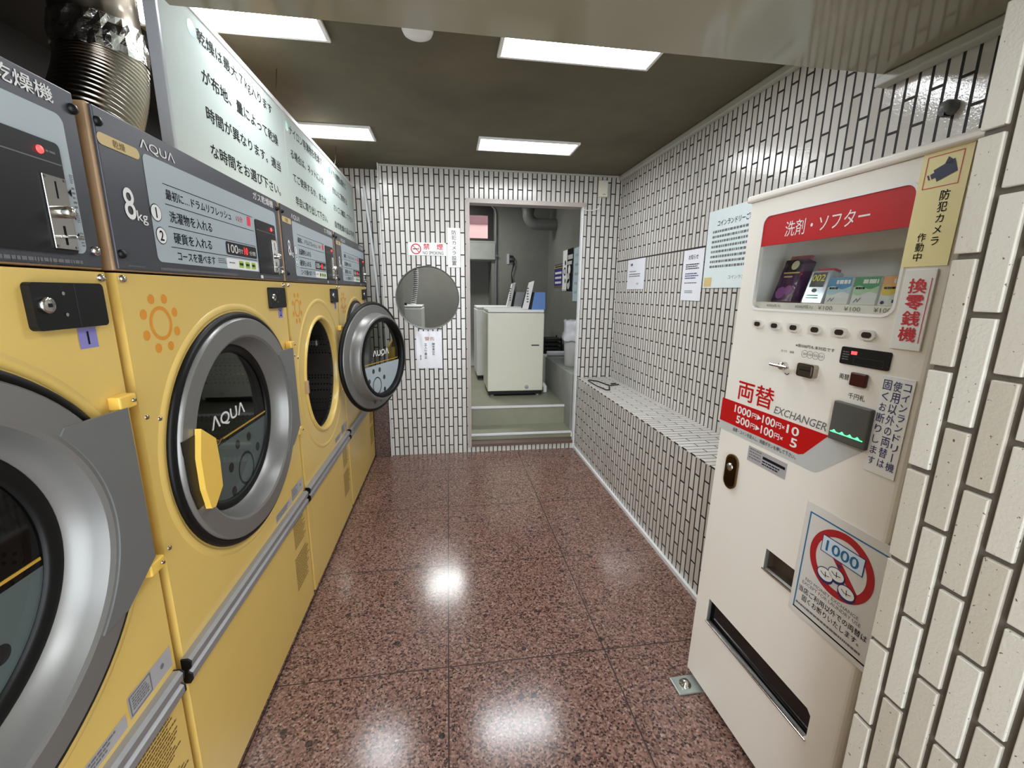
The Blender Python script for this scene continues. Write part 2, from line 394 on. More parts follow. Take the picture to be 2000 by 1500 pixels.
def facing(origin, xdir, zdir=(0, 0, 1)):
    x = Vector(xdir).normalized(); z = Vector(zdir).normalized(); y = z.cross(x).normalized(); x = y.cross(z).normalized()
    o = Vector(origin)
    return Matrix(((x.x, y.x, z.x, o.x), (x.y, y.y, z.y, o.y), (x.z, y.z, z.z, o.z), (0, 0, 0, 1)))
def circ(cx, cz, r, n=48, a0=0.0, a1=2 * PI, rz=None):
    return [(cx + r * math.cos(a0 + (a1 - a0) * i / n), cz + (rz or r) * math.sin(a0 + (a1 - a0) * i / n)) for i in range(n if abs(a1 - a0 - 2 * PI) < 1e-6 else n + 1)]
def rrect(x0, z0, x1, z1, r, n=5):
    p = []
    for cx, cz, a in ((x1 - r, z0 + r, -PI / 2), (x1 - r, z1 - r, 0), (x0 + r, z1 - r, PI / 2), (x0 + r, z0 + r, PI)):
        p += [(cx + r * math.cos(a + PI / 2 * i / n), cz + r * math.sin(a + PI / 2 * i / n)) for i in range(n + 1)]
    return p

# ================================================================ the setting
XR, YB, ZC = 1.4172, 3.5844, 2.304
XL = -0.495; ZS, YS = 2.066, 1.352
struct(B().box(-1.6, -1.3, -0.1, 1.7, 3.76, 0, 'granite').build('floor'))
struct(B().box(-1.6, -1.3, ZC, 1.7, 3.9, ZC + 0.1, 'ceil').build('ceiling'))
struct(B().box(-0.67, -1.25, ZS, XR, YS, ZC, 'soffit', 0.004).build('ceiling_soffit'))
struct(B().box(XR, -1.3, 0, XR + 0.12, YB + 0.16, ZC, 'tx').build('wall_right'))
# back wall with the doorway and the round opening
DX0, DX1, DZ0, DZ1 = 0.155, 1.112, 0.05, 2.088
wb = B().sheet([(XL, 0), (1.4172, 0), (1.4172, ZC), (XL, ZC)],
               [[(DX0, DZ0), (DX1, DZ0), (DX1, DZ1), (DX0, DZ1)], circ(-0.16, 1.325, 0.2525, 64)], YB, YB + 0.10, 'ty', 'bwall')
struct(wb.build('wall_back'))
struct(B().box(-1.6, 3.75, 0, XL - 0.001, 3.9, ZC, 'ty').build('wall_recess'))
struct(B().box(-1.6, -1.3, 0, -1.48, 3.75, ZC, 'shadedark').build('wall_left'))
struct(B().box(-1.48, -1.25, 0, -0.66, 0.02, ZC, 'dark').build('wall_daylight_block'))  # unseen partition added to keep daylight off the space above the dryers
struct(B().box(-1.479, 0.021, 2.26, -0.69, 1.66, ZC - 0.001, 'shadedark').box(-1.479, 1.66, 2.26, -1.08, 3.74, ZC - 0.001, 'shadedark').build('ceiling_shade_slab'))  # near-black slab added so the ceiling here looks deep in shade
struct(B().box(-0.5, 3.55, 0.0, XL + 0.0, 3.58, ZC, 'trim').build('trim_1'))
# front left open behind the camera to let daylight onto the near machines
# tiled pier beside the machine, every tile modelled
pr_ = B().box(0.726, -1.25, 0, 1.415, 0.542, ZS - 0.002, 'mortar')
pw, pl_ = 0.0391, 0.160
k = 0
y = 0.545
while y > -0.9:
    z = -0.004 - (0.080 if k % 2 else 0.0)
    while z < ZS - 0.01:
        za, zb = max(z + 0.0042, 0.004), min(z + pl_ - 0.0042, ZS - 0.004)
        if zb - za > 0.01: pr_.box(0.72, y - pw + 0.0095, za, 0.730, y, zb, 'ptile', 0.0016, 2)
        z += pl_
    y -= pw; k += 1
struct(pr_.build('wall_pier'))
# mouldings
struct(B().box(1.385, YS + 0.002, ZC - 0.034, XR - 0.001, YB - 0.001, ZC - 0.001, 'ctrim', 0.005).build('trim_2'))
struct(B().box(1.372, 0.55, ZS - 0.03, XR - 0.001, YS + 0.02, ZS - 0.001, 'ctrim', 0.005).build('trim_3'))
struct(B().box(XL, YB - 0.012, ZC - 0.012, 1.385, YB - 0.001, ZC - 0.001, 'ctrim').build('trim_4'))
struct(B().box(1.098, 1.262, 0.0, 1.1135, YB - 0.002, 0.02, 'trim').build('baseboard_right'))
struct(B().box(-0.628, 3.552, 0.0, -0.502, 3.748, 0.6, 'plinth', 0.004).build('baseboard_left'))
# round opening rim
rim = B().lathe([(0.2525, YB - 0.004), (0.2525, YB + 0.098), (0.246, YB + 0.098), (0.246, YB - 0.004), (0.2525, YB - 0.004)], -0.16, 1.325, 'dullgrey', 72)
struct(rim.build('trim_5'))
# door frame: brown left post and head, dark sill, white right post
df = struct(B().sheet([(DX0 - 0.004, DZ0 - 0.002), (DX0 + 0.026, DZ0 - 0.002), (DX0 + 0.026, DZ1 - 0.03), (DX1 + 0.014, DZ1 - 0.03), (DX1 + 0.014, DZ1 + 0.003), (DX0 - 0.004, DZ1 + 0.003)], [], YB - 0.008, YB + 0.105, 'frame').build('door_1'))
B().box(DX0 + 0.026, YB - 0.006, DZ0 - 0.002, DX1, YB + 0.10, DZ0 + 0.022, 'brownframe').build('door_sill', df)
B().box(1.092, YB - 0.012, 0.0, 1.1065, YB + 0.035, DZ1 - 0.03, 'trim', 0.002).build('door_post', df)
# back room
struct(B().box(-0.9, 3.96, -0.1, 1.6, 6.3, 0.305, 'step').build('floor_washroom'))
st = struct(B().box(-0.9, 3.70, -0.1, 1.11, 3.96, 0.121, 'step').build('floor_step'))
B().box(0.155, 3.694, 0.104, 1.11, 3.712, 0.124, 'trim', 0.003).build('step_nosing', st)
fn = struct(B().box(0.155, 3.953, 0.288, 1.11, 3.972, 0.309, 'trim', 0.003).build('trim_6'))
struct(B().box(-2.0, 3.75, 2.62, 1.7, 6.4, 2.72, 'bwall').build('ceiling_washroom'))
struct(B().box(-2.0, 3.751, ZC + 0.1, 1.7, 3.9, 2.62, 'bwall').build('wall_washroom_front'))
struct(B().box(XR, 3.75, 0, XR + 0.12, 6.4, 2.62, 'bwall').build('wall_washroom_right'))
struct(B().box(-0.62, 3.90, 0, -0.5, 5.2, 2.62, 'bwall').build('wall_washroom_left'))
struct(B().box(-2.0, 5.2, 0, -1.9, 6.4, 2.62, 'bwall').build('wall_washroom_far_left'))
struct(B().box(-2.0, 3.91, 0, -0.62, 5.199, 2.62, 'bwall').build('wall_washroom_inner'))
BW = 6.18
wbk = B().sheet([(-2.0, 0), (XR, 0), (XR, 2.62), (-2.0, 2.62)], [[(0.12, 2.06), (0.645, 2.06), (0.645, 2.56), (0.12, 2.56)], [(0.16, 0.31), (0.612, 0.31), (0.612, 1.81), (0.16, 1.81)]], BW, BW + 0.12, 'bwall')
struct(wbk.build('wall_washroom_back'))
struct(B().box(0.10, BW + 0.45, 0.2, 0.8, BW + 0.5, 1.9, 'bwall').box(0.10, BW + 0.121, 0.2, 0.16, BW + 0.45, 1.9, 'bwall').box(0.612, BW + 0.121, 0.2, 0.7, BW + 0.45, 1.9, 'bwall').box(0.1, BW + 0.121, 1.81, 0.8, BW + 0.5, 1.9, 'bwall').build('wall_alcove'))
struct(B().box(0.1, BW - 0.05, 1.815, 0.66, BW - 0.001, 2.035, 'beam', 0.006).build('trim_7'))
wf = struct(B().sheet([(0.12, 2.06), (0.645, 2.06), (0.645, 2.56), (0.12, 2.56)], [[(0.13, 2.10), (0.565, 2.10), (0.565, 2.40), (0.13, 2.40)]], BW + 0.03, BW + 0.07, 'darkframe').build('window_1'))
B().box(0.12, BW - 0.02, 2.04, 0.66, BW + 0.02, 2.062, 'beam').build('window_sill', wf)
B().rect(0.13, 2.10, 0.565, 2.40, BW + 0.05, 'gclear').build('window_pane', wf)
struct(B().box(1.11, YB + 0.166, 0.1, XR - 0.001, BW - 0.001, 0.652, 'beam', 0.006).build('trim_8'))
nb = thing('neighbouring_house', 'pink rendered house wall with maroon band seen through the small back window', 'building', Matrix.Translation((0.3, 7.6, 2.0)))
B().box(-1.5, 0, -2.0, 1.5, 0.2, 0.487, 'pinkwall').build('wall', nb)
B().box(-1.5, -0.03, 0.487, 1.5, 0.2, 1.6, 'redwall').build('upper_band', nb)

# ================================================================ bench along the right wall
bn = tag(B().box(1.1144, 1.262, 0, XR - 0.001, YB - 0.001, 0.645, 'tb').box(1.1135, 1.262, 0.645, XR - 0.001, YB - 0.001, 0.652, 'tz', 0.002).build('tiled_bench'),
         'long built-in bench of white tiles with dark joints along the right wall', 'bench')

# ================================================================ ceiling lights
def ceiling_light(x0, y0, x1, y1, z, label, group='recessed ceiling light panels', dm='lamp'):
    t = thing('ceiling_light', label, 'light', Matrix.Translation(((x0 + x1) / 2, (y0 + y1) / 2, z)), group)
    a, b = (x1 - x0) / 2, (y1 - y0) / 2
    f = B(); e = 0.016
    for q in ((-a, -b, a, -b + e), (-a, b - e, a, b), (-a, -b + e, -a + e, b - e), (a - e, -b + e, a, b - e)): f.box(q[0], q[1], -0.014, q[2], q[3], -0.0005, 'whitep', 0.003)
    f.build('frame', t)
    B().add([(-a + e, -b + e, -0.006), (a - e, -b + e, -0.006), (a - e, b - e, -0.006), (-a + e, b - e, -0.006)], [(3, 2, 1, 0)], dm).build('diffuser', t)
    return t
ceiling_light(0.212, 1.695, 0.846, 1.935, ZC, 'bright ceiling light panel partly cut off by the soffit, right of centre')
ceiling_light(0.205, 2.862, 0.846, 3.098, ZC, 'bright ceiling light panel above the doorway, nearest the tiled back wall')
ceiling_light(-1.06, 1.695, -0.415, 1.935, ZC, 'bright ceiling light panel above the near end of the notice board')
ceiling_light(-1.06, 2.812, -0.422, 3.04, ZC, 'bright ceiling light panel above the far half of the notice board')
ceiling_light(-0.35, 5.25, 0.25, 5.48, 2.62, 'ceiling light panel of the washroom behind the back wall', dm='lamp2')
ceiling_light(-0.3, -0.45, 0.34, -0.2, ZS, 'added unseen light panel under the soffit, brightening the near machines')  # extra lamp out of view, added to light the near machines
sd = thing('smoke_detector', 'round white smoke detector on the brown ceiling', 'smoke detector', Matrix.Translation((-0.088, 1.80, ZC)))
B().lathe([(0.0, -0.034), (0.028, -0.034), (0.036, -0.026), (0.05, -0.024), (0.056, -0.012), (0.056, 0.0)], 0, 0, 'whitep', 40, axis='z').build('housing', sd)

# ================================================================ gas dryers
DW, DH = 0.875, 1.706
PZ = 1.412
def sun(b, cx, cz, ri, ro, orb, rd, y, m, a0=22.5):
    b.ring(cx, cz, ri, ro, y, m, 40)
    for i in range(8):
        a = math.radians(a0 + 45 * i); b.disc(cx + orb * math.cos(a), cz + orb * math.sin(a), rd, y, m, 18)
HC = (0.445, 0.966)          # centre of the round door
EX = 1.13                    # the door is a little wider than tall
def ell(b, k0=0):
    b.v[k0:] = [(HC[0] + (x - HC[0]) * EX, y, z) for x, y, z in b.v[k0:]]; return b
def make_dryer():
    P = []
    # --- cabinet
    c = B()
    c.sheet([(0.0, 0.025), (DW, 0.025), (DW, PZ - 0.004), (0, PZ - 0.004)], [circ(HC[0], HC[1], 0.274 * EX, 64, rz=0.274)], 0.0, 0.018, 'yellow')
    c.box(0, 0.018, 0.025, 0.006, 0.72, PZ - 0.004, 'yellow'); c.box(DW - 0.006, 0.018, 0.025, DW, 0.72, PZ - 0.004, 'yellow')
    c.box(0.006, 0.714, 0.025, DW - 0.006, 0.72, PZ - 0.004, 'yellow'); c.box(0.006, 0.018, 0.025, DW - 0.006, 0.714, 0.032, 'yellow')
    c.box(0.006, 0.018, PZ - 0.012, DW - 0.006, 0.714, PZ - 0.004, 'yellow')
    c.box(0.02, 0.04, 0.0, DW - 0.02, 0.70, 0.025, 'black')
    # pressed rings round the opening
    k0 = len(c.v)
    c.lathe([(0.372, 0.0), (0.366, -0.003), (0.358, -0.004), (0.352, -0.0005)], *HC, 'yellow', 72)
    c.lathe([(0.292, -0.0005), (0.288, -0.007), (0.280, -0.009), (0.274, -0.006), (0.270, 0.004), (0.269, 0.022)], *HC, 'yellow', 72)
    ell(c, k0)
    P.append((c.build('cabinet'), []))
    d = B().lathe([(0.269, 0.022), (0.272, 0.04), (0.30, 0.045), (0.30, 0.60)], *HC, 'drum', 64).disc(HC[0], HC[1], 0.30, 0.60, 'drum', 48)
    for i in range(3):
        a = 2 * PI * i / 3 + 0.5
        d.box(HC[0] + 0.27 * math.cos(a) - 0.02, 0.08, HC[1] + 0.27 * math.sin(a) - 0.02, HC[0] + 0.27 * math.cos(a) + 0.02, 0.58, HC[1] + 0.27 * math.sin(a) + 0.02, 'drum', 0.01)
    ell(d)
    P.append((d.build('drum'), []))
    P.append((B().box(0.114, -0.014, 0.93, 0.136, 0.012, 0.988, 'tan', 0.003).build('door_catch'), []))
    # --- control panel
    cpn = B().box(0.0, 0.002, PZ, DW, 0.66, DH, 'tan', 0.003).box(0.006, -0.004, PZ + 0.003, DW - 0.006, 0.003, DH - 0.003, 'charcoal', 0.002).build('control_panel')
    kids = []
    yy = -0.0046
    kids.append(B().poly(rrect(0.126, 1.437, 0.838, 1.657, 0.014), yy, 'panel').build('instruction_plate'))
    cu = B().sheet(rrect(0.65, 1.434, 0.816, 1.607, 0.008), [], yy - 0.003, yy, 'black').rect(0.652, 1.5735, 0.814, 1.5755, yy - 0.0034, 'greyink').build('coin_unit'); kids.append(cu)
    pt = B(); y2 = yy - 0.0006
    pt.text('8', 0.048, 1.515, 0.078, 1.574, y2, 'white', 0.012, 4).text('kg', 0.080, 1.509, 0.112, 1.535, y2, 'white', 0.008, 4)
    pt.text('ΛQUΛ', 0.123, 1.662, 0.241, 1.684, y2, 'white', 0.004, 4).text('ガス乾燥機', 0.66, 1.670, 0.826, 1.694, y2, 'white', 0.012)
    for zz in (1.609, 1.566, 1.518, 1.473): pt.rect(0.18, zz - 0.0008, 0.637, zz + 0.0008, y2, 'ink')
    pt.text('最初に…ドラムリフレッシュ', 0.187, 1.577, 0.49, 1.599, y2, 'ink', 0.012).text('15分', 0.522, 1.580, 0.562, 1.597, y2, 'redink', 0.01)
    pt.text('洗濯物を入れる', 0.19, 1.528, 0.372, 1.553, y2, 'ink', 0.012).text('硬貨を入れる', 0.195, 1.482, 0.36, 1.507, y2, 'ink', 0.012).text('コースを選べます', 0.2, 1.444, 0.368, 1.465, y2, 'ink', 0.012)
    for n_, cx, cz in (('1', 0.143, 1.541), ('2', 0.150, 1.494)):
        pt.disc(cx, cz, 0.0185, y2, 'ink').disc(cx, cz, 0.0168, y2 - 0.0003, 'white').text(n_, cx - 0.006, cz - 0.0105, cx + 0.006, cz + 0.0105, y2 - 0.0006, 'ink', 0.02, 3, keep=True)
    pt.lines(0.385, 1.448, 0.435, 1.464, 3, y2, 'greyink'); pt.lines(0.03, 1.419, 0.08, 1.424, 1, y2, 'greyink'); pt.lines(0.13, 1.418, 0.5, 1.425, 1, y2, 'greyink', 0.8, 0.05)
    pt.rect(0.655, 1.417, 0.675, 1.427, y2, 'white'); pt.lines(0.68, 1.418, 0.83, 1.425, 1, y2, 'greyink', 0.8, 0.05)
    for zz in (1.535, 1.498, 1.465): pt.poly([(0.820, zz), (0.827, zz + 0.0065), (0.827, zz - 0.0065)], y2 - 0.0002, 'ink')
    for za, zb in ((1.508, 1.545), (1.487, 1.504), (1.447, 1.472), (1.55, 1.565)): pt.lines(0.829, za, 0.836, zb, 5, y2 - 0.0002, 'greyink')
    kids.append(pt.build('lettering'))
    bd = B().poly(rrect(0.005, 1.638, 0.117, 1.659, 0.0104), y2, 'pill').text('乾燥', 0.043, 1.6415, 0.076, 1.6555, y2 - 0.0003, 'brownink', 0.012).build('cream_badge'); kids.append(bd)
    pd = B().poly(rrect(0.437, 1.478, 0.638, 1.514, 0.006), y2 - 0.0002, 'black').text('100', 0.448, 1.484, 0.508, 1.508, y2 - 0.0006, 'white', 0.0, 3).text('円で', 0.512, 1.486, 0.54, 1.499, y2 - 0.0006, 'white').text('10', 0.545, 1.485, 0.578, 1.507, y2 - 0.0006, 'ledtext', 0.008, 3, keep=True).text('分間', 0.585, 1.486, 0.628, 1.499, y2 - 0.0006, 'white').build('price_display'); kids.append(pd)
    cb = B().poly(rrect(0.43, 1.4385, 0.64, 1.468, 0.005), y2 - 0.0002, 'white')
    for q in range(3): cb.poly(rrect(0.505 + q * 0.043, 1.444, 0.535 + q * 0.043, 1.464, 0.003), y2 - 0.0006, 'green').lines(0.509 + q * 0.043, 1.450, 0.531 + q * 0.043, 1.458, 1, y2 - 0.0009, 'ink', 0.9, 0.05)
    cb.lines(0.445, 1.45, 0.49, 1.457, 1, y2 - 0.0006, 'greyink'); kids.append(cb.build('course_buttons'))
    kids.append(B().poly(rrect(0.594, 1.578, 0.618, 1.606, 0.005), y2 - 0.0002, 'redglow').build('refresh_button'))
    cpl = B().box(0.770, yy - 0.006, 1.441, 0.813, yy - 0.003, 1.554, 'steel', 0.001)
    cpl.rect(0.790, 1.520, 0.7925, 1.546, yy - 0.0064, 'ink').rect(0.790, 1.448, 0.794, 1.478, yy - 0.0064, 'ink')
    for a_, b_ in ((0.774, 1.550), (0.809, 1.550), (0.774, 1.445), (0.809, 1.445)): cpl.disc(a_, b_, 0.0022, yy - 0.0066, 'dsteel', 10)
    kids.append(cpl.build('coin_plate'))
    kids.append(B().lathe([(0.0095, yy - 0.006), (0.0095, yy - 0.02), (0.007, yy - 0.024), (0.0, yy - 0.0245)], 0.792, 1.499, 'steel', 24).build('return_knob'))
    kids.append(B().box(0.784, yy - 0.028, 1.4585, 0.800, yy - 0.006, 1.4625, 'steel', 0.001).build('coin_lever'))
    led = B().lathe([(0.006, yy - 0.003), (0.0055, yy - 0.005), (0.0, yy - 0.0065)], 0.778, 1.589, 'led', 20); led.lines(0.788, 1.585, 0.806, 1.592, 1, yy - 0.0034, 'greyink')
    kids.append(led.build('indicator_light'))
    for a_, b_, mm in ((0.012, 1.676, 'black'), (0.016, 1.444, 'black'), (0.862, 1.676, 'black'), (0.855, 1.444, 'steel')):
        kids.append(B().lathe([(0.0085, yy), (0.0085, yy - 0.003), (0.006, yy - 0.007), (0.0, yy - 0.0085)], a_, b_, mm, 18).build('screw'))
    P.append((cpn, kids))
    # --- door (own origin at the hinge axis so it can swing)
    hx, hy, hz = HINGE
    def D(): return B()
    def off(b):
        b.v = [(x - hx, y - hy, z - hz) for x, y, z in b.v]; return b
    ringp = [(0.331, 0.004), (0.330, -0.014), (0.325, -0.020), (0.279, -0.0205), (0.272, -0.016), (0.266, 0.004), (0.258, 0.030), (0.249, 0.040), (0.249, 0.075), (0.256, 0.080), (0.268, 0.070), (0.272, 0.034), (0.280, 0.018), (0.324, 0.012), (0.331, 0.004)]
    dr = D()
    for i_, j_ in ((0, 3), (2, 4), (3, 5), (4, 8), (7, 9), (8, 13), (12, 14), (13, 15)): dr.lathe(ringp[i_:j_], *HC, 'silver', 96)
    dr = off(ell(dr)).build('door')
    dk = []
    dk.append(off(ell(D().lathe([(0.331, 0.010), (0.345, 0.006), (0.348, -0.003), (0.344, -0.011), (0.333, -0.0125), (0.328, -0.002), (0.331, 0.010)], *HC, 'rubber', 96))).build('gasket'))
    dk.append(off(ell(D().lathe([(0.2495, 0.038), (0.242, 0.036), (0.230, 0.037), (0.2245, 0.041), (0.2245, 0.066), (0.232, 0.082), (0.2495, 0.080)], *HC, 'rubber', 96))).build('glass_seal'))
    dk.append(off(ell(D().lathe([(0.0, 0.046), (0.225, 0.046)], *HC, 'gdoor', 72))).build('door_glass'))
    zl = 0.926; th = math.asin((HC[1] - zl) / 0.2242)
    low = circ(HC[0], HC[1], 0.2242 * EX, 48, PI + th, 2 * PI - th, rz=0.2242)
    gp = D().poly(low, 0.0466, 'panel').poly(low, 0.0470, 'panel')
    for yq in (0.0464, 0.0473): sun(gp, 0.508, 0.797, 0.047, 0.0555, 0.103, 0.0155, yq, 'charcoal')
    for yq, bk_ in ((0.0454, False), (0.0471, True)):
        gp.rect(0.386 if not bk_ else 0.21, 0.938, 0.692, 0.9435, yq, 'gold').text('ΛQUΛ', 0.336, 0.975, 0.54, 1.018, yq, 'white', 0.02, 4, back=bk_)
    gp.text('カライン', 0.236, 0.931, 0.378, 0.951, 0.0454, 'gold', 0.008)
    gp.v = [(x, y, z) for x, y, z in gp.v]
    dk.append(off(gp).build('glass_print'))
    hd = D().sheet([(0.134, 1.05), (0.192, 1.006), (0.197, 0.94), (0.194, 0.875), (0.150, 0.838), (0.132, 0.842), (0.118, 0.90), (0.117, 0.98)], [], -0.036, -0.022, 'yellow2')
    hd.box(0.135, -0.024, 0.88, 0.155, 0.0, 1.0, 'yellow2'); dk.append(off(hd).build('handle'))
    dk.append(off(D().sheet([(0.078, 1.035), (0.150, 1.035), (0.150, 0.856), (0.102, 0.856), (0.084, 0.91)], [], -0.0226, -0.019, 'black')).build('handle_recess'))
    hp = D().sheet([(0.752, 0.786), (0.841, 0.84), (0.838, 1.157), (0.701, 1.161)][::1] + circ(HC[0], HC[1], 0.2845 * EX, 24, 0.70, -0.70, rz=0.2845), [], -0.0235, -0.018, 'dullgrey')
    dk.append(off(hp).build('hinge_plate'))
    P.append((dr, dk))
    # --- fittings
    for zz in (1.168, 0.815):
        P.append((B().box(0.824, -0.022, zz - 0.014, 0.868, 0.0, zz + 0.012, 'yellow2', 0.003).lathe([(0.004, -0.0242), (0.003, -0.028), (0, -0.028)], 0.855, zz, 'dsteel', 12).build('hinge_bracket'), []))
    rl = B()
    prof = [(0.0, 0.472), (-0.014, 0.472), (-0.019, 0.48), (-0.019, 0.497), (-0.012, 0.502), (-0.012, 0.508), (-0.019, 0.513), (-0.021, 0.530), (-0.014, 0.537), (0.0, 0.537)]
    n_ = len(prof)
    rl.add([(-0.008, a, b) for a, b in prof] + [(0.862, a, b) for a, b in prof], [(i, (i + 1) % n_, n_ + (i + 1) % n_, n_ + i) for i in range(n_)], 'alu')
    rlo = rl.build('bumper_rail')
    ecs = []
    for xa, xb in ((-0.0125, -0.008), (0.862, 0.8665)):
        e_ = B().add([(xa, a * 1.04, b) for a, b in prof], [tuple(range(n_))], 'black')
        e_.add([(xa, a * 1.04, b) for a, b in prof] + [(xb, a * 1.04, b) for a, b in prof], [(i, (i + 1) % n_, n_ + (i + 1) % n_, n_ + i) for i in range(n_)], 'black'); ecs.append(e_.build('rail_end_cap'))
    P.append((rlo, ecs))
    kb = B().sheet(rrect(0.706, 1.313, 0.848, 1.387, 0.008), [], -0.012, 0.0, 'black').rect(0.785, 1.315, 0.786, 1.385, -0.0124, 'charcoal').build('key_box')
    lk = B().lathe([(0.0125, -0.012), (0.0125, -0.0165), (0.009, -0.0175), (0.0, -0.0175)], 0.728, 1.352, 'steel', 24).rect(0.7245, 1.349, 0.7315, 1.355, -0.018, 'black').disc(0.762, 1.370, 0.003, -0.0126, 'steel', 12).disc(0.762, 1.336, 0.003, -0.0126, 'steel', 12).build('lock')
    P.append((kb, [lk]))
    se = B(); sun(se, 0.110, 1.304, 0.0295, 0.0375, 0.057, 0.0105, -0.0006, 'orange'); P.append((se.build('sun_emblem'), []))
    P.append((B().lines(0.715, 0.345, 0.85, 0.452, 12, -0.0006, 'brownink', 0.5, 0.25).build('warning_print'), []))
    P.append((B().lines(0.70, 0.165, 0.865, 0.312, 14, -0.0006, 'brownink', 0.5, 0.25).build('warning_print'), []))
    ws = B().rect(0.735, 0.552, 0.865, 0.602, -0.0006, 'gpaper').frame(0.738, 0.555, 0.80, 0.599, 0.003, -0.0009, 'greyink').lines(0.745, 0.562, 0.793, 0.592, 5, -0.0009, 'greyink', 0.6).disc(0.835, 0.578, 0.006, -0.0009, 'greyink', 12)
    P.append((ws.build('notice_sticker'), []))
    ws = B().rect(0.57, 0.548, 0.725, 0.578, -0.0006, 'gpaper').lines(0.575, 0.552, 0.715, 0.574, 3, -0.0009, 'greyink', 0.6)
    P.append((ws.build('notice_sticker'), []))
    for a_ in (0.012, 0.862): P.append((B().lathe([(0.0075, 0.0), (0.0075, -0.003), (0.005, -0.007), (0.0, -0.008)], a_, 1.397, 'steel', 16).build('screw'), []))
    for a_, b_ in ((0.016, 1.115), (0.016, 0.81), (0.055, 1.10)): P.append((B().lathe([(0.0055, 0.0), (0.004, -0.003), (0.0, -0.004)], a_, b_, 'dsteel', 14).build('screw'), []))
    return P
HINGE = (0.855, -0.030, 0.966)
PROTO = make_dryer()
used_proto = [False]
def place_dryer(y0, label, kx=1.0, number=None, open_door=False):
    root = thing('gas_dryer', label, 'dryer', facing((-0.6303, y0, 0), (0, 1, 0)), 'yellow gas dryers along the left wall')
    for o, kids in PROTO:
        if used_proto[0]:
            o2 = o.copy(); COL.objects.link(o2); k2 = []
            for q in kids: c = q.copy(); COL.objects.link(c); k2.append(c)
        else: o2, k2 = o, kids
        o2.parent = root; o2.matrix_parent_inverse = Matrix()
        o2.scale = (kx, 1, 1)
        for c in k2: c.parent = o2; c.matrix_parent_inverse = Matrix()
        if o2.name.split('.')[0] == 'door':
            o2.location = (HINGE[0] * kx, HINGE[1], HINGE[2])
            if open_door:
                for c in k2:
                    if c.name.split('.')[0] == 'hinge_plate': c.scale = (0.4, 1, 1); c.location.x = -0.098
                o2.scale = (1 / EX, 1, 1); o2.rotation_euler = (0, 0, math.radians(157)); o2.location = OPEN_AT
    used_proto[0] = True
    if number:
        sb = B().rect(0.79 * kx, 1.275, 0.83 * kx, 1.311, -0.0007, 'lilac').text(number, 0.803 * kx, 1.282, 0.817 * kx, 1.304, -0.001, 'ink', 0.02, 3, keep=True)
        sb.build('number_sticker', root)
    return root
OPEN_AT = (0.624, 0.009, 0.966)
place_dryer(0.9526, 'yellow gas dryer with closed glass door, second from the camera, left of the open one', number='2')
place_dryer(0.0492, 'nearest yellow gas dryer, cut off by the left edge, sticker numbered 1', number='1')
place_dryer(1.8535, 'yellow gas dryer whose round door hangs wide open showing the dark drum', 0.79 / 0.875, '3', True)
place_dryer(2.6755, 'farthest yellow gas dryer, half hidden behind the swung open round door', 0.8725 / 0.875, '4')
# the catch seen in the open mouth of the third dryer
# ================================================================ notice board over the dryers
SX = -0.71
nbd = thing('notice_board', 'long white hanging notice board with black Japanese writing standing over the dryers', 'sign', facing((SX, 1.362, 1.708), (0, 1, 0)))
L_ = 2.335; HB = 0.452
seams = [0, 0.885, 1.62, L_]
for a, b in zip(seams[:-1], seams[1:]):
    B().box(a + 0.001, 0.0, 0.0, b - 0.001, 0.02, HB, 'signboard', 0.001).build('board_panel', nbd)
B().box(0, -0.004, HB - 0.004, L_, 0.022, HB + 0.014, 'whitep', 0.002).box(-0.006, -0.006, 0, 0.006, 0.024, HB + 0.014, 'pgrey', 0.002).build('edge_trim', nbd)
tb_ = B(); y2 = -0.0006
rows = [(2.082, 2.126), (1.982, 2.023), (1.880, 1.920), (1.777, 1.818)]
def brow(txt, ya, yb, i, m='ink'):
    tb_.text(txt, ya - 1.362, rows[i][0] - 1.708, yb - 1.362, rows[i][1] - 1.708, y2, m, 0.016)
for i, t_ in enumerate(('乾燥は最大７㎏入ります', 'が布地、量によって乾燥', '時間が異なります。適当', 'な時間をお選び下さい。')): brow(t_, 1.558, (2.112, 2.15, 2.152, 2.125)[i], i)
for i, t_ in enumerate(('ナイロン等薄物を乾燥す', 'る場合は、ネットに入れ', 'てご使用するか、または', '早目に取り出して下さい。')): brow(t_, (2.31, 2.306, 2.31, 2.32)[i], (2.845, 2.856, 2.88, 2.878)[i], i)
for i, t_ in enumerate(('ドアの開閉は静かに', 'きれいにご使用の上', 'さいごに確認して下さい', '自然乾燥の品は不可')): brow(t_, 3.055, (3.45, 3.46, 3.62, 3.635)[i], i)
for yc in (1.53, 2.28, 3.012): tb_.disc(yc - 1.362, 2.107 - 1.708, 0.021, y2, 'dotgreen', 28)
tb_.build('lettering', nbd)
for yc in (2.19, 3.2):
    B().tube([(yc - 1.362, 0.012, HB + 0.012), (yc - 1.352, 0.004, HB + 0.06), (yc - 1.345, -0.004, ZC - 1.708)], 0.0022, 'dsteel', 6).build('hanging_wire', nbd)
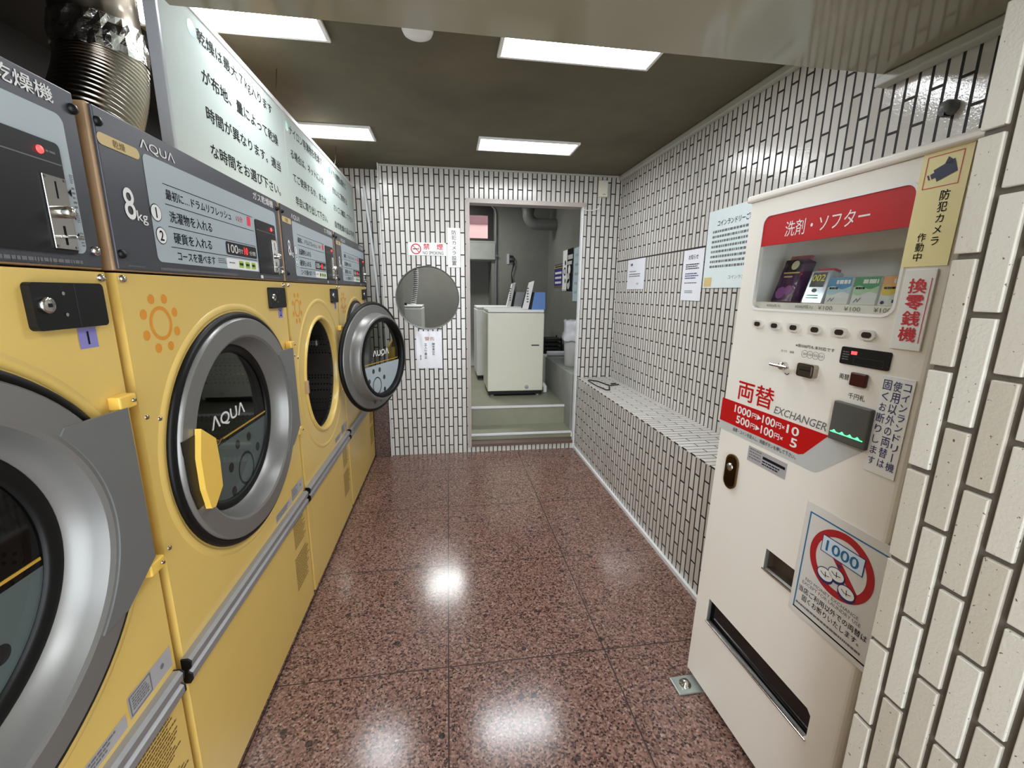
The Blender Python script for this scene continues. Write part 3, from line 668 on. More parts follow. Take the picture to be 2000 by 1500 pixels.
# ================================================================ exhaust duct
du = thing('exhaust_duct', 'silver flexible exhaust duct with foil tape rising above the second dryer', 'duct', Matrix.Translation((-1.0, 1.612, 1.722)))
hz_ = [0.335 * i / 96 for i in range(97)]
hose = [Vector((0.01 * (1 + math.cos(PI * z / 0.335)), -0.07 * (1 + math.cos(PI * z / 0.335)), z)) for z in hz_]
B().tube(hose, [(0.098, 0.104, 0.107, 0.104)[i % 4] for i in range(97)], 'dsteel', 48).build('corrugated_hose', du)
ft = B(); random.seed(3); nf = 40; vs = []
hs = [0.318, 0.338, 0.36, 0.385, 0.405]
for j, h in enumerate(hs):
    for i in range(nf):
        a = 2 * PI * i / nf; r = 0.110 - 0.004 * (j > 2) + random.uniform(-0.004, 0.004); vs.append((r * math.cos(a), r * math.sin(a), h + random.uniform(-0.004, 0.004)))
ft.add(vs, [(j * nf + i, j * nf + (i + 1) % nf, (j + 1) * nf + (i + 1) % nf, (j + 1) * nf + i) for j in range(4) for i in range(nf)], 'foil').build('foil_tape', du)
B().lathe([(0.101, 0.39), (0.101, 0.53), (0.106, 0.532), (0.106, 0.545), (0.101, 0.547), (0.101, 0.597)], 0, 0, 'dsteel', 48, axis='z').build('steel_pipe', du)
# ================================================================ recess: leaning conduit
tag(B().tube([(-0.632, 3.735, 2.18), (-0.60, 3.72, 1.85), (-0.572, 3.70, 1.5), (-0.55, 3.68, 1.1), (-0.55, 3.68, 0.62)], 0.011, 'trim', 10).build('conduit_pipe'), 'slim white pipe leaning in the dark tiled recess beyond the last dryer', 'pipe')

# ================================================================ back wall signs
FB = YB - 0.0015
def bw(): return B()
s1 = tag(B().box(-0.299, FB - 0.003, 1.654, -0.006, FB, 1.752, 'white', 0.001).build('no_smoking_sign'), 'small white no smoking plate with red ban symbol above the round opening', 'sign')
b = B(); y = FB - 0.0036
b.ring(-0.239, 1.702, 0.032, 0.040, y, 'redink').text('禁　煙', -0.182, 1.70, -0.03, 1.744, y, 'redink', 0.02).text('NO SMOKING', -0.187, 1.662, -0.028, 1.687, y, 'ink', 0.0)
b.add([(-0.239 + a, y, 1.702 + c) for a, c in ((-0.026, 0.022), (-0.022, 0.026), (0.026, -0.022), (0.022, -0.026))], [(0, 1, 2, 3)], 'redink')
b.rect(-0.262, 1.699, -0.228, 1.706, y + 0.0002, 'ink').rect(-0.225, 1.699, -0.216, 1.706, y + 0.0002, 'ink').tube([(-0.222, y, 1.71), (-0.214, y, 1.716), (-0.22, y, 1.722), (-0.212, y, 1.728)], 0.0012, 'greyink', 4)
b.build('lettering', s1)
s2 = tag(B().box(0.007, FB - 0.003, 1.567, 0.106, FB, 1.867, 'white', 0.001).build('camera_notice'), 'narrow white strip with upright black writing left of the doorway', 'sign')
B().vtext('防犯カメラ設置', 0.0565, 1.582, 1.852, FB - 0.0036, 'ink', 0.036, 0.004).build('lettering', s2)
pp = B(); nx = 10; vs = []; fs = []
for j in range(nx + 1):
    for i in range(nx + 1):
        u_, v_ = i / nx, j / nx; vs.append((-0.263 + 0.208 * u_, FB - 0.003 - 0.004 * abs(math.sin(u_ * 9 + v_ * 3)) * (0.3 + v_ * 0.5), 0.754 + 0.306 * v_))
fs = [(j * (nx + 1) + i, j * (nx + 1) + i + 1, (j + 1) * (nx + 1) + i + 1, (j + 1) * (nx + 1) + i) for j in range(nx) for i in range(nx)]
s3 = tag(pp.add(vs, fs, mat('plastic_sleeve', (226, 226, 230), 0.16, noise=0.03), True).build('posted_notice'), 'crinkled white sheet in a plastic sleeve posted below the round opening', 'notice')
b = B(); y = FB - 0.0078
b.text('警告', -0.195, 0.985, -0.115, 1.015, y, mat('faded_orange_ink', (206, 150, 120), 0.6), 0.01).vtext('関係者以外', -0.125, 0.86, 0.965, y, 'ink', 0.02, 0.012).vtext('立入り禁止', -0.188, 0.835, 0.965, y, 'ink', 0.02, 0.012).vtext('店主', -0.23, 0.825, 0.868, y, 'ink', 0.014, 0.01)
b.build('lettering', s3)
al = thing('alarm_box', 'small cream wall box with dangling cord right above the doorway corner', 'wall box', Matrix.Translation((1.253, FB, 2.20)))
B().box(-0.038, -0.03, -0.062, 0.038, 0.0, 0.062, 'pcream', 0.004).box(0.0, -0.0315, -0.045, 0.018, -0.03, -0.041, 'greyink').build('housing', al)
B().tube([(-0.01, -0.015, -0.06), (-0.018, -0.015, -0.10), (-0.02, -0.015, -0.125), (-0.012, -0.015, -0.135), (-0.03, -0.015, -0.15), (-0.07, -0.015, -0.165), (-0.13, -0.018, -0.168), (-0.165, -0.016, -0.155)], 0.003, 'whitep', 6).build('cord', al)
# papers on the right wall (local x runs toward the camera)
def wallpaper(name, y0, y1, z0, z1, label, m='paper', th=0.0012, cat='notice'):
    Mx = facing((XR - 0.003, y0, z0), (0, -1, 0)); o = B().box(0, -th, 0, y0 - y1, 0, z1 - z0, m).build(name, matrix=Mx)
    tag(o, label, cat); return o, (y0 - y1), (z1 - z0)
o, w_, h_ = wallpaper('posted_notice', 3.338, 3.040, 1.412, 1.634, 'smallest white notice on the right wall, nearest the doorway')
b = B(); b.lines(0.05, 0.172, 0.085, 0.192, 1, -0.0016, 'ink', 0.9, 0.0, 0.6).lines(0.03, 0.125, 0.19, 0.135, 1, -0.0016, 'greyink', 0.6).lines(0.03, 0.085, 0.24, 0.115, 2, -0.0016, 'greyink', 0.5, 0.1).lines(0.17, 0.03, 0.22, 0.045, 2, -0.0016, 'greyink'); b.build('lettering', o)
o, w_, h_ = wallpaper('posted_notice', 2.512, 2.302, 1.342, 1.632, 'portrait white notice with black and blue lines between the small notice and the large poster')
b = B(); b.text('お知らせ', 0.055, 0.235, 0.155, 0.262, -0.0016, 'ink', 0.02).lines(0.03, 0.175, 0.185, 0.21, 3, -0.0016, 'ink', 0.5).lines(0.03, 0.12, 0.18, 0.158, 3, -0.0016, 'navy', 0.5).lines(0.03, 0.095, 0.17, 0.105, 1, -0.0016, 'greyink', 0.6, 0.1).lines(0.04, 0.04, 0.14, 0.058, 2, -0.0016, 'greyink', 0.5); b.build('lettering', o)
o, w_, h_ = wallpaper('laundry_rules_poster', 2.288, 1.73, 1.413, 1.812, 'large white house rules poster half hidden behind the vending machine', mat('poster_card', (220, 232, 232), 0.45), 0.002, 'poster')
b = B(); b.text('コインランドリーご利用の皆様へ', 0.085, 0.315, 0.5, 0.345, -0.0026, 'ink', 0.02)
for i in range(8): b.lines(0.05, 0.282 - i * 0.0255, 0.50, 0.296 - i * 0.0255, 1, -0.0026, 'greyink', 0.85, 0.25, 0.7)
b.text('コインランドリー', 0.22, 0.045, 0.42, 0.062, -0.0026, 'greyink').rect(0.012, 0.008, 0.08, 0.056, -0.0028, 'pill'); b.build('lettering', o)
tag(B().lathe([(0.022, 0.0), (0.02, -0.02), (0.012, -0.03), (0.0, -0.032)], 0, 0, 'dullgrey', 20).box(-0.006, -0.028, -0.022, 0.006, -0.004, -0.002, 'black').build('wall_bracket', matrix=facing((XR - 0.002, 1.155, 1.90), (0, -1, 0))), 'small grey knob fixed to the tiles above the vending machine', 'wall fitting')
# wire loop on the bench
wp = [(1.356, 3.241), (1.263, 3.209), (1.229, 3.377), (1.173, 3.44), (1.156, 3.415), (1.154, 3.385), (1.158, 3.21), (1.183, 3.055), (1.206, 3.053), (1.263, 3.209)]
tag(B().tube([(a, b_, 0.658) for a, b_ in wp], 0.0045, 'black', 8).tube([(1.345, 3.28, 0.658), (1.30, 3.27, 0.658)], 0.0045, 'black', 8).build('wire_hanger'), 'bent black wire hanger lying on the far end of the tiled bench', 'hanger')

# ================================================================ washroom things
def washer(x, y, z, label, body, lid, box_m, kw=1.0):
    t = thing('washing_machine', label, 'washing machine', Matrix.Translation((x, y, z)), 'top loading washing machines')
    W_ = 0.586
    B().box(0, 0, 0.055, W_, 0.55, 0.868, body, 0.012, 3).build('cabinet', t)
    B().box(0.012, 0.012, 0.018, W_ - 0.012, 0.54, 0.055, 'black', 0.004).build('base', t)
    for a in (0.05, W_ - 0.05):
        for c in (0.05, 0.50): B().lathe([(0.018, 0.0), (0.02, 0.01), (0.02, 0.02)], a, 0, 'pgrey', 16, axis='z', cy=c).build('foot', t)
    B().box(0.004, 0.004, 0.872, W_ - 0.004, 0.546, 0.902, lid, 0.008, 3).build('top_frame', t)
    b = B().sheet([(0.37, 0.905), (0.42, 0.905), (0.478, 1.188), (0.435, 1.172)], [], 0.03, 0.11, 'whitep')
    q = b.build('lid', t)
    B().lines(0.402, 0.96, 0.425, 1.12, 6, 0.0285, 'greyink', 0.5).build('lid_print', q)
    B().sheet([(0.452, 0.90), (0.595, 0.90), (0.592, 1.076), (0.482, 1.076)], [], 0.02, 0.52, box_m).build('console', t)
    B().sheet([(0.425, 0.90), (0.452, 0.90), (0.482, 1.076), (0.470, 1.076)], [], 0.022, 0.51, 'black').build('console_front', t)
    B().box(0.455, -0.003, 0.532, 0.536, 0.003, 0.545, 'charcoal', 0.001).build('side_slot', t)
    B().lathe([(0.021, 0.001), (0.02, -0.004), (0.0, -0.005)], 0.412, 0.098, 'pgrey', 24).build('drain_cap', t)
    return t
washer(0.392, 4.36, 0.305, 'ivory washing machine nearest the steps with a blue console on top', 'pcream', 'whitep', 'blue')
washer(0.338, 5.24, 0.305, 'white washing machine with grey console standing behind the ivory one', 'whitep', 'whitep', 'pgrey')
t = thing('washing_machine', 'white washing machine partly seen through the round opening', 'washing machine', Matrix.Translation((-0.89, 5.28, 0.305)), 'top loading washing machines')
B().box(0, 0, 0.05, 0.584, 0.55, 0.878, 'whitep', 0.012, 3).build('cabinet', t); B().box(0.012, 0.012, 0.0, 0.57, 0.54, 0.05, 'black').build('base', t); B().box(0.004, 0.004, 0.882, 0.58, 0.546, 0.905, 'whitep', 0.006).box(0.36, 0.1, 0.905, 0.40, 0.14, 0.935, 'black').build('top_frame', t)
hp_ = [Vector((-0.415 + 0.04 * math.sin(i / 89 * 2.2), 5.40, 1.226 + 0.50 * i / 89)) for i in range(90)]
ho = B().tube(hp_, 0.022, 'charcoal', 12)
for i in range(0, 87, 4): ho.tube(hp_[i:i + 3], 0.034, 'whitep', 14)
tag(ho.build('drain_hose'), 'ribbed white hose rising behind the washing machine in the round opening', 'hose')
# drain elbow by the first washer, pipe along ledge, crate, bin
tag(B().tube([(1.005, 4.62, 0.40), (1.025, 4.55, 0.39), (1.035, 4.5, 0.37), (1.035, 4.5, 0.31)], 0.022, 'whitep', 12).build('drain_elbow'), 'short white drain elbow on the floor right of the ivory washer', 'pipe')
tag(B().tube([(1.13, 4.86, 0.684), (1.38, 4.84, 0.684)], 0.03, 'pgrey', 16).build('ledge_pipe'), 'short grey pipe lying across the concrete ledge', 'pipe')
cr_ = B()
for k_ in range(4): cr_.box(1.13, 5.06, 0.654 + k_ * 0.05, 1.36, 5.32, 0.682 + k_ * 0.05, 'black', 0.003)
for a, c in ((1.13, 5.06), (1.345, 5.06), (1.13, 5.305), (1.345, 5.305)): cr_.box(a, c, 0.654, a + 0.015, c + 0.015, 0.85, 'black')
tag(cr_.build('plastic_crate'), 'black slatted crate on the ledge behind the ivory washer', 'crate')
bt = thing('waste_bin', 'grey bin lined with a crumpled clear bag on the concrete ledge', 'bin', Matrix.Translation((1.265, 4.19, 0.653)))
B().lathe([(0.0, 0.0), (0.10, 0.0), (0.105, 0.01), (0.118, 0.33), (0.116, 0.33), (0.1, 0.02)], 0, 0, 'bin', 40, axis='z').build('body', bt)
random.seed(5); vs = []; nb_ = 36
hs = [(0.134, 0.262), (0.140, 0.285), (0.126, 0.325), (0.118, 0.34), (0.120, 0.40), (0.122, 0.455), (0.112, 0.462), (0.10, 0.42)]
for r, h in hs:
    for i in range(nb_):
        a = 2 * PI * i / nb_; q = r + random.uniform(-0.006, 0.006); vs.append((q * math.cos(a), q * math.sin(a), h + random.uniform(-0.008, 0.008)))
B().add(vs, [(j * nb_ + i, j * nb_ + (i + 1) % nb_, (j + 1) * nb_ + (i + 1) % nb_, (j + 1) * nb_ + i) for j in range(len(hs) - 1) for i in range(nb_)], 'bag', True).build('bag_liner', bt)
# posters on the washroom wall
o, w_, h_ = wallpaper('warning_poster', 5.764, 5.345, 1.445, 1.735, 'small navy and yellow poster on the grey washroom wall', mat('navy_card', (48, 44, 116), 0.5), 0.002, 'poster')
b = B(); b.rect(0.0, 0.24, w_, 0.275, -0.0026, mat('mustard_card', (176, 158, 76), 0.5)).lines(0.03, 0.248, 0.45, 0.267, 1, -0.003, 'ink', 0.9)
for i in range(3): b.lines(0.05, 0.165 - i * 0.06, 0.42, 0.195 - i * 0.06, 1, -0.0026, 'white', 0.9, 0.2)
b.rect(0.0, 0.0, w_, 0.02, -0.0026, 'brownink'); b.build('artwork', o)
o, w_, h_ = wallpaper('picture_poster', 5.335, 4.885, 1.40, 1.878, 'black and white poster curling on the washroom wall', 'white', 0.004, 'poster')
b = B(); y = -0.0046
b.rect(0.2, 0.0, w_, h_, y, 'ink').rect(0.23, 0.36, w_ - 0.02, 0.41, y - 0.0004, 'lightgrey').rect(0.22, 0.30, w_ - 0.05, 0.34, y - 0.0004, 'lightgrey').disc(0.30, 0.245, 0.05, y - 0.0004, 'white').disc(0.26, 0.15, 0.06, y - 0.0004, 'lightgrey').disc(0.28, 0.08, 0.06, y - 0.0004, 'lightgrey')
b.disc(0.12, 0.33, 0.03, y, 'ink').ring(0.10, 0.23, 0.03, 0.05, y, 'ink').disc(0.13, 0.12, 0.03, y, 'greyink').rect(0.0, 0.0, 0.2, 0.02, y, 'lightgrey'); b.build('artwork', o)
o, w_, h_ = wallpaper('pale_blue_poster', 4.868, 4.62, 1.288, 1.866, 'tall pale blue poster nearest the white door post', mat('pale_blue_card', (186, 208, 216), 0.6), 0.002, 'poster')
b = B()
for i in range(5): b.lines(0.05, 0.08 + i * 0.1, 0.2, 0.11 + i * 0.1, 1, -0.0026, 'pgrey', 0.9)
b.build('artwork', o)
# ceiling pipe with elbow, wall conduit, outlet
pts = [(1.04, 5.75, 2.618), (1.04, 5.75, 2.36)] + [(1.04 + 0.12 * (1 - math.cos(a)), 5.75, 2.36 - 0.12 * math.sin(a)) for a in [PI / 2 * i / 8 for i in range(1, 9)]] + [(XR - 0.002, 5.75, 2.24)]
tag(B().tube(pts, 0.072, 'pipe', 20).lathe([(0.08, 2.40), (0.08, 2.43), (0.072, 2.43)], 1.04, 0, 'pipe', 24, axis='z', cy=5.75).build('drain_pipe'), 'thick grey pipe elbow under the washroom ceiling', 'pipe')
tag(B().tube([(0.672, BW - 0.02, 0.62), (0.672, BW - 0.02, 2.40), (0.66, BW - 0.02, 2.47), (0.61, BW - 0.02, 2.52)], 0.014, 'dullgrey', 10).box(0.655, BW - 0.04, 1.86, 0.69, BW - 0.002, 1.88, 'dullgrey').build('wall_conduit'), 'thin grey conduit running up the washroom wall beside the window', 'conduit')
ot = thing('wall_socket', 'wall socket with two plugged cords above the grey consoles', 'socket', Matrix.Translation((0.86, BW - 0.001, 1.83)))
B().box(-0.035, -0.012, -0.07, 0.0, 0, 0.07, 'pgrey', 0.003).build('cover', ot)
for q in (0, 1):
    B().box(0.0, -0.05, 0.02 - q * 0.06, 0.05, -0.005, 0.045 - q * 0.06, 'black', 0.004).build('plug', ot)
    B().tube([(0.05, -0.03, 0.03 - q * 0.06), (0.07, -0.03, -0.0 - q * 0.06), (0.03, -0.03, -0.2), (0.05 + 0.03 * q, -0.03, -0.5), (0.09 + 0.03 * q, -0.05, -0.85)], 0.005, 'black', 6).build('cord', ot)

# ================================================================ vending machine
xd = Vector((0.0279, -1, 0)).normalized()
VM = facing((0.8513, 1.2406, 0.03), xd, (0.0241, 0, 1))
vm = thing('vending_machine', 'tall cream detergent and change machine with red banner against the right wall', 'vending machine', VM)
VW, VH, VD = 0.575, 1.632, 0.40
WIN = rrect(0.072, 1.313, 0.474, 1.565, 0.022); COINH = [(0.270, 0.592), (0.369, 0.592), (0.369, 0.652), (0.270, 0.652)]
SLOT = [(0.075, 0.254), (0.478, 0.254), (0.486, 0.262), (0.486, 0.325), (0.474, 0.336), (0.075, 0.336)]
LOCK = rrect(0.064, 0.75, 0.118, 0.862, 0.026)
c = B()
R_ = 0.022
prof = [(0.0, 0.02), (0.004, 0.006), (0.012, 0.0), (VW - R_, 0.0)] + [(VW - R_ + R_ * math.sin(a), R_ - R_ * math.cos(a)) for a in [PI / 2 * i / 6 for i in range(1, 7)]] + [(VW, VD), (0.0, VD)]
# front skin with openings, then the wrap-round sides
c.sheet([(0.012, 0), (VW - R_, 0), (VW - R_, 1.612), (0.012, 1.612)], [WIN, COINH, SLOT], 0.0, 0.012, 'cream')
seq = prof[3:] + prof[:3]
vs = [(a, b_, 0.0) for a, b_ in seq] + [(a, b_, 1.612) for a, b_ in seq]; n_ = len(seq)
c.add(vs, [(i, i + 1, n_ + i + 1, n_ + i) for i in range(n_ - 1)], 'cream', False)
c.add([(a, b_, 0.0) for a, b_ in prof], [tuple(range(len(prof)))], 'cream')
vb = c.build('cabinet', vm)
tp = B().box(-0.002, -0.010, 1.613, VW + 0.001, VD, VH, 'cream', 0.006, 3).build('top_cap', vm)
# display window
di = B().box(0.02, 0.012, 1.29, 0.5, 0.15, 1.30, 'whitep').box(0.02, 0.13, 1.29, 0.5, 0.136, 1.575, 'whitep').box(0.012, 0.012, 1.29, 0.02, 0.156, 1.575, 'whitep').box(0.5, 0.012, 1.29, 0.508, 0.156, 1.575, 'whitep').box(0.012, 0.012, 1.575, 0.508, 0.156, 1.58, 'whitep')
di.box(0.02, 0.013, 1.30, 0.5, 0.10, 1.331, 'whitep').build('display_case', vm)
tk = B()
for x0, x1, t_ in ((0.115, 0.165, '¥500(6枚入)'), (0.215, 0.27, '¥500(7個入)'), (0.285, 0.325, '¥100'), (0.355, 0.395, '¥100'), (0.425, 0.462, '¥100')): tk.text(t_, x0, 1.3165, x1, 1.3265, 0.0124, 'greyink')
tk.build('price_strip', vm)
B().sheet(WIN, [], 0.004, 0.006, 'gclear').build('window_glass', vm)
wfr = B().sheet(rrect(0.066, 1.307, 0.480, 1.571, 0.026), [WIN], -0.002, 0.004, 'whitep').build('window_frame', vm)
rb = B().sheet([(0.072, 1.485), (0.474, 1.485)] + [(0.474 - 0.022 + 0.022 * math.cos(a), 1.543 + 0.022 * math.sin(a)) for a in [PI / 2 * i / 6 for i in range(7)]] + [(0.094 + 0.022 * math.cos(a), 1.543 + 0.022 * math.sin(a)) for a in [PI / 2 + PI / 2 * i / 6 for i in range(7)]], [], 0.0005, 0.0035, 'red').text('洗剤・ソフター', 0.154, 1.502, 0.386, 1.541, 0.0001, 'white', 0.0).build('red_banner', vm)
for s_ in (0.111, 0.175, 0.24, 0.305, 0.371, 0.436):
    bo = B().sheet(rrect(s_ - 0.018, 1.2575, s_ + 0.018, 1.279, 0.0106), [], -0.006, 0.0, mat('button_surround', (214, 210, 200), 0.35)).build('select_button', vm)
    B().sheet(rrect(s_ - 0.011, 1.262, s_ + 0.011, 1.2745, 0.006), [], -0.0068, -0.006, mat('dark_button', (44, 28, 28), 0.3)).build('button_lens', bo)
dp = B().sheet(rrect(0.383, 1.1995, 0.494, 1.238, 0.004), [], -0.003, 0.0, 'black').rect(0.408, 1.223, 0.4215, 1.230, -0.0034, 'led').lines(0.388, 1.206, 0.405, 1.228, 4, -0.0034, 'greyink', 0.4).frame(0.416, 1.203, 0.482, 1.218, 0.0005, -0.0034, 'charcoal').build('price_display', vm)
lv = B().lathe([(0.011, 0.0), (0.011, -0.012), (0.008, -0.016), (0.0, -0.016)], 0.228, 1.166, 'steel', 24)
lvo = lv.build('return_lever', vm); B().box(0.197, -0.024, 1.162, 0.259, -0.014, 1.170, 'steel', 0.003).build('lever_bar', lvo)
cs = B().sheet(rrect(0.281, 1.151, 0.331, 1.184, 0.006), [], -0.014, 0.0, 'dsteel').sheet(rrect(0.288, 1.154, 0.325, 1.180, 0.004), [], -0.0155, -0.014, 'steel').rect(0.292, 1.167, 0.321, 1.170, -0.016, 'ink').build('coin_slot', vm)
eb = B().box(0.419, -0.008, 1.155, 0.457, 0.0, 1.185, mat('dark_red_lens', (66, 22, 24), 0.25), 0.003).build('exchange_button', vm)
bu = B().box(0.397, -0.012, 1.024, 0.486, 0.0, 1.115, 'bill', 0.003).rect(0.402, 1.042, 0.480, 1.044, -0.0124, 'gled')
for s_ in (0.411, 0.431, 0.450, 0.468): bu.poly([(s_ - 0.006, 1.044), (s_ + 0.006, 1.044), (s_, 1.049)], -0.0125, 'gled')
bu.build('banknote_reader', vm)
y = -0.0006
g = B()
g.poly([(0.002, 0.924), (0.362, 0.924), (0.376, 0.927), (0.386, 0.935), (0.484, 1.026), (0.39, 1.026), (0.3, 0.96), (0.002, 0.955)], y, 'lightgrey')
g.poly([(0.002, 0.951), (0.318, 0.951), (0.332, 0.957), (0.391, 1.026), (0.002, 1.0245)], y - 0.0003, 'red')
g.text('1000', 0.065, 0.994, 0.135, 1.0165, y - 0.0006, 'white', 0.03, 3).text('円▶', 0.14, 0.996, 0.177, 1.012, y - 0.0006, 'white', 0.02).text('100', 0.182, 0.994, 0.228, 1.0165, y - 0.0006, 'white', 0.03, 3).text('円×', 0.232, 0.996, 0.262, 1.012, y - 0.0006, 'white', 0.02).text('10', 0.27, 0.994, 0.308, 1.0165, y - 0.0006, 'white', 0.03, 3)
g.text('500', 0.078, 0.963, 0.135, 0.986, y - 0.0006, 'white', 0.03, 3).text('円▶', 0.14, 0.965, 0.177, 0.981, y - 0.0006, 'white', 0.02).text('100', 0.182, 0.963, 0.228, 0.986, y - 0.0006, 'white', 0.03, 3).text('円×', 0.232, 0.965, 0.262, 0.981, y - 0.0006, 'white', 0.02).text('5', 0.288, 0.963, 0.308, 0.986, y - 0.0006, 'white', 0.03, 3)
g.text('両替', 0.067, 1.037, 0.21, 1.097, y, 'red', 0.016).text('EXCHANGER', 0.217, 1.033, 0.381, 1.053, y, 'greyink', 0.01, shear=0.2)
g.text('紙幣・コインを投入し、両替ボタンを押して下さい。', 0.07, 0.934, 0.312, 0.946, y - 0.0006, 'ink', 0.006)
g.text('※新500円も未対応です', 0.252, 1.2205, 0.364, 1.229, y, 'ink', 0.004).text('おつり　返却', 0.208, 1.2015, 0.25, 1.208, y, 'ink')
for i, t_ in enumerate(('500', '100', '50', '10')): g.ring(0.283 + i * 0.0165, 1.206, 0.0085, 0.0092, y - 0.0002 * i, 'ink', 28).text(t_, 0.278 + i * 0.0165, 1.203, 0.288 + i * 0.0165, 1.209, y, 'greyink')
g.text('両替', 0.388, 1.164, 0.412, 1.177, y, 'ink', 0.006).text('千円札', 0.418, 1.125, 0.457, 1.138, y, 'ink', 0.004)
g.tube([(0.232, y, 1.147), (0.24, y, 1.144), (0.246, y, 1.149)], 0.001, 'ink', 4)
g.build('front_print', vm)
lb = B().rect(0.146, 0.868, 0.291, 0.913, y, 'gpaper').lines(0.152, 0.874, 0.20, 0.908, 4, y - 0.0003, 'greyink', 0.4, 0.1).rect(0.205, 0.893, 0.286, 0.901, y - 0.0003, 'ink').lines(0.205, 0.873, 0.28, 0.888, 2, y - 0.0003, 'ink', 0.5).build('maker_label', vm)
lk = B().sheet(LOCK, [], -0.006, 0.0, 'gold2').sheet(rrect(0.070, 0.757, 0.112, 0.855, 0.02), [], -0.0075, -0.006, mat('dark_chrome', (70, 58, 48), 0.15, 1.0)).build('lock_plate', vm)
B().lathe([(0.012, -0.0075), (0.012, -0.012), (0.0, -0.013)], 0.091, 0.822, 'steel', 24).build('lock_cylinder', lk)
cr2 = B()
def pocket(b, x0, z0, x1, z1, dep, m):
    b.rect(x0, z0, x1, z1, dep, m)
    b.add([(x0, 0.0, z0), (x1, 0.0, z0), (x1, dep, z0), (x0, dep, z0)], [(0, 1, 2, 3)], m).add([(x0, 0.0, z1), (x1, 0.0, z1), (x1, dep, z1), (x0, dep, z1)], [(0, 1, 2, 3)], m)
    b.add([(x0, 0.0, z0), (x0, 0.0, z1), (x0, dep, z1), (x0, dep, z0)], [(0, 1, 2, 3)], m).add([(x1, 0.0, z0), (x1, 0.0, z1), (x1, dep, z1), (x1, dep, z0)], [(0, 1, 2, 3)], m)
pocket(cr2, 0.270, 0.592, 0.369, 0.652, 0.03, 'brown'); cr2.box(0.267, -0.004, 0.588, 0.372, 0.002, 0.592, 'steel', 0.0008); cr2.build('change_tray', vm)
sl = B(); pocket(sl, 0.075, 0.254, 0.486, 0.336, 0.05, 'black'); sl.build('delivery_slot', vm)
fl_ = B().box(0.076, 0.014, 0.258, 0.485, 0.02, 0.333, mat('glossy_black_flap', (22, 22, 24), 0.12, noise=0.05), 0.002).box(0.073, -0.004, 0.249, 0.487, 0.002, 0.254, 'steel', 0.0008); fl_.build('delivery_flap', vm)
bk = B().box(0.026, -0.078, -0.0295, 0.096, 0.045, -0.0225, 'zinc', 0.002).box(0.03, 0.03, -0.0225, 0.092, 0.04, 0.0, 'zinc', 0.002)
bko = bk.build('floor_bracket', vm); B().lathe([(0.021, -0.0225), (0.021, -0.0205), (0.012, -0.0205), (0.012, -0.009), (0.0, -0.007)], 0.06, 0, 'steel', 20, axis='z', cy=-0.036).build('bolt', bko)
for a, c_ in ((0.06, 0.06), (VW - 0.06, 0.06), (0.06, VD - 0.06), (VW - 0.06, VD - 0.06)): B().lathe([(0.02, -0.0295), (0.02, -0.01), (0.012, -0.01), (0.012, 0.0)], a, 0, 'black', 16, axis='z', cy=c_).build('foot', vm)
# goods shown in the window, each its own
def product(name, label, s0, w_, h_, d_, tilt, paint, y0=0.045, cat='packet'):
    Mx = VM @ Matrix.Translation((s0, y0, 1.3315)) @ Matrix.Rotation(math.radians(-tilt), 4, 'X')
    o = paint(w_, h_, d_); ob = o.build(name, matrix=Mx); tag(ob, label, cat, 'goods in the vending machine window'); return ob
purple = mat('purple_foil', (74, 40, 78), 0.18, noise=0.5, scale=60, bump=0.5, bscale=60)
def p_bag(w_, h_, d_):
    b = B(); prof_ = [(0, 0.0), (w_, 0.0), (w_, d_), (0, d_)]
    b.box(0, 0, 0, w_, d_, h_ * 0.9, purple, 0.004).box(0.004, d_ * 0.3, h_ * 0.9, w_ - 0.004, d_ * 0.6, h_, mat('pink_foil', (196, 120, 118), 0.2, noise=0.2, bump=0.5), 0.002)
    b.rect(0.014, h_ * 0.62, w_ - 0.014, h_ * 0.88, -0.0006, 'ink').disc(w_ * 0.55, h_ * 0.77, 0.013, -0.0009, mat('cream_ink', (222, 214, 180), 0.5), 14).rect(0.012, h_ * 0.60, w_ - 0.01, h_ * 0.63, -0.0009, 'pill').rect(0.018, h_ * 0.52, w_ - 0.03, h_ * 0.55, -0.0009, 'pill')
    b.disc(w_ * 0.35, h_ * 0.2, 0.018, -0.0006, mat('mauve_ink', (150, 84, 158), 0.4), 8).disc(w_ * 0.65, h_ * 0.26, 0.014, -0.0006, mat('mauve_ink', (150, 84, 158), 0.4), 7)
    return b
product('detergent_packet', 'glossy purple packet standing at the left end of the display window', 0.085, 0.078, 0.138, 0.03, 16, p_bag)
holo = mat('holographic_card', (196, 206, 220), 0.14, 0.4, noise=0.25, scale=80)
def p_box(w_, h_, d_):
    b = B().box(0, 0, 0, w_, d_, h_ * 0.92, holo, 0.002).box(0.006, d_ * 0.2, h_ * 0.92, w_ - 0.004, d_ * 0.8, h_, 'redink', 0.002)
    b.rect(0.008, h_ * 0.92 * 0.5, w_ - 0.012, h_ * 0.86, -0.0006, 'bill').text('002', 0.010, h_ * 0.62, w_ - 0.014, h_ * 0.80, -0.001, mat('yellow_ink', (232, 220, 70), 0.4), 0.02).disc(w_ * 0.45, h_ * 0.36, 0.008, -0.0006, 'charcoal', 16, 0.005).lines(0.01, h_ * 0.1, w_ - 0.01, h_ * 0.24, 2, -0.0006, 'dotgreen')
    return b
product('detergent_packet', 'shiny silver box with red lid and yellow figures second in the display window', 0.196, 0.062, 0.094, 0.035, 14, p_box)
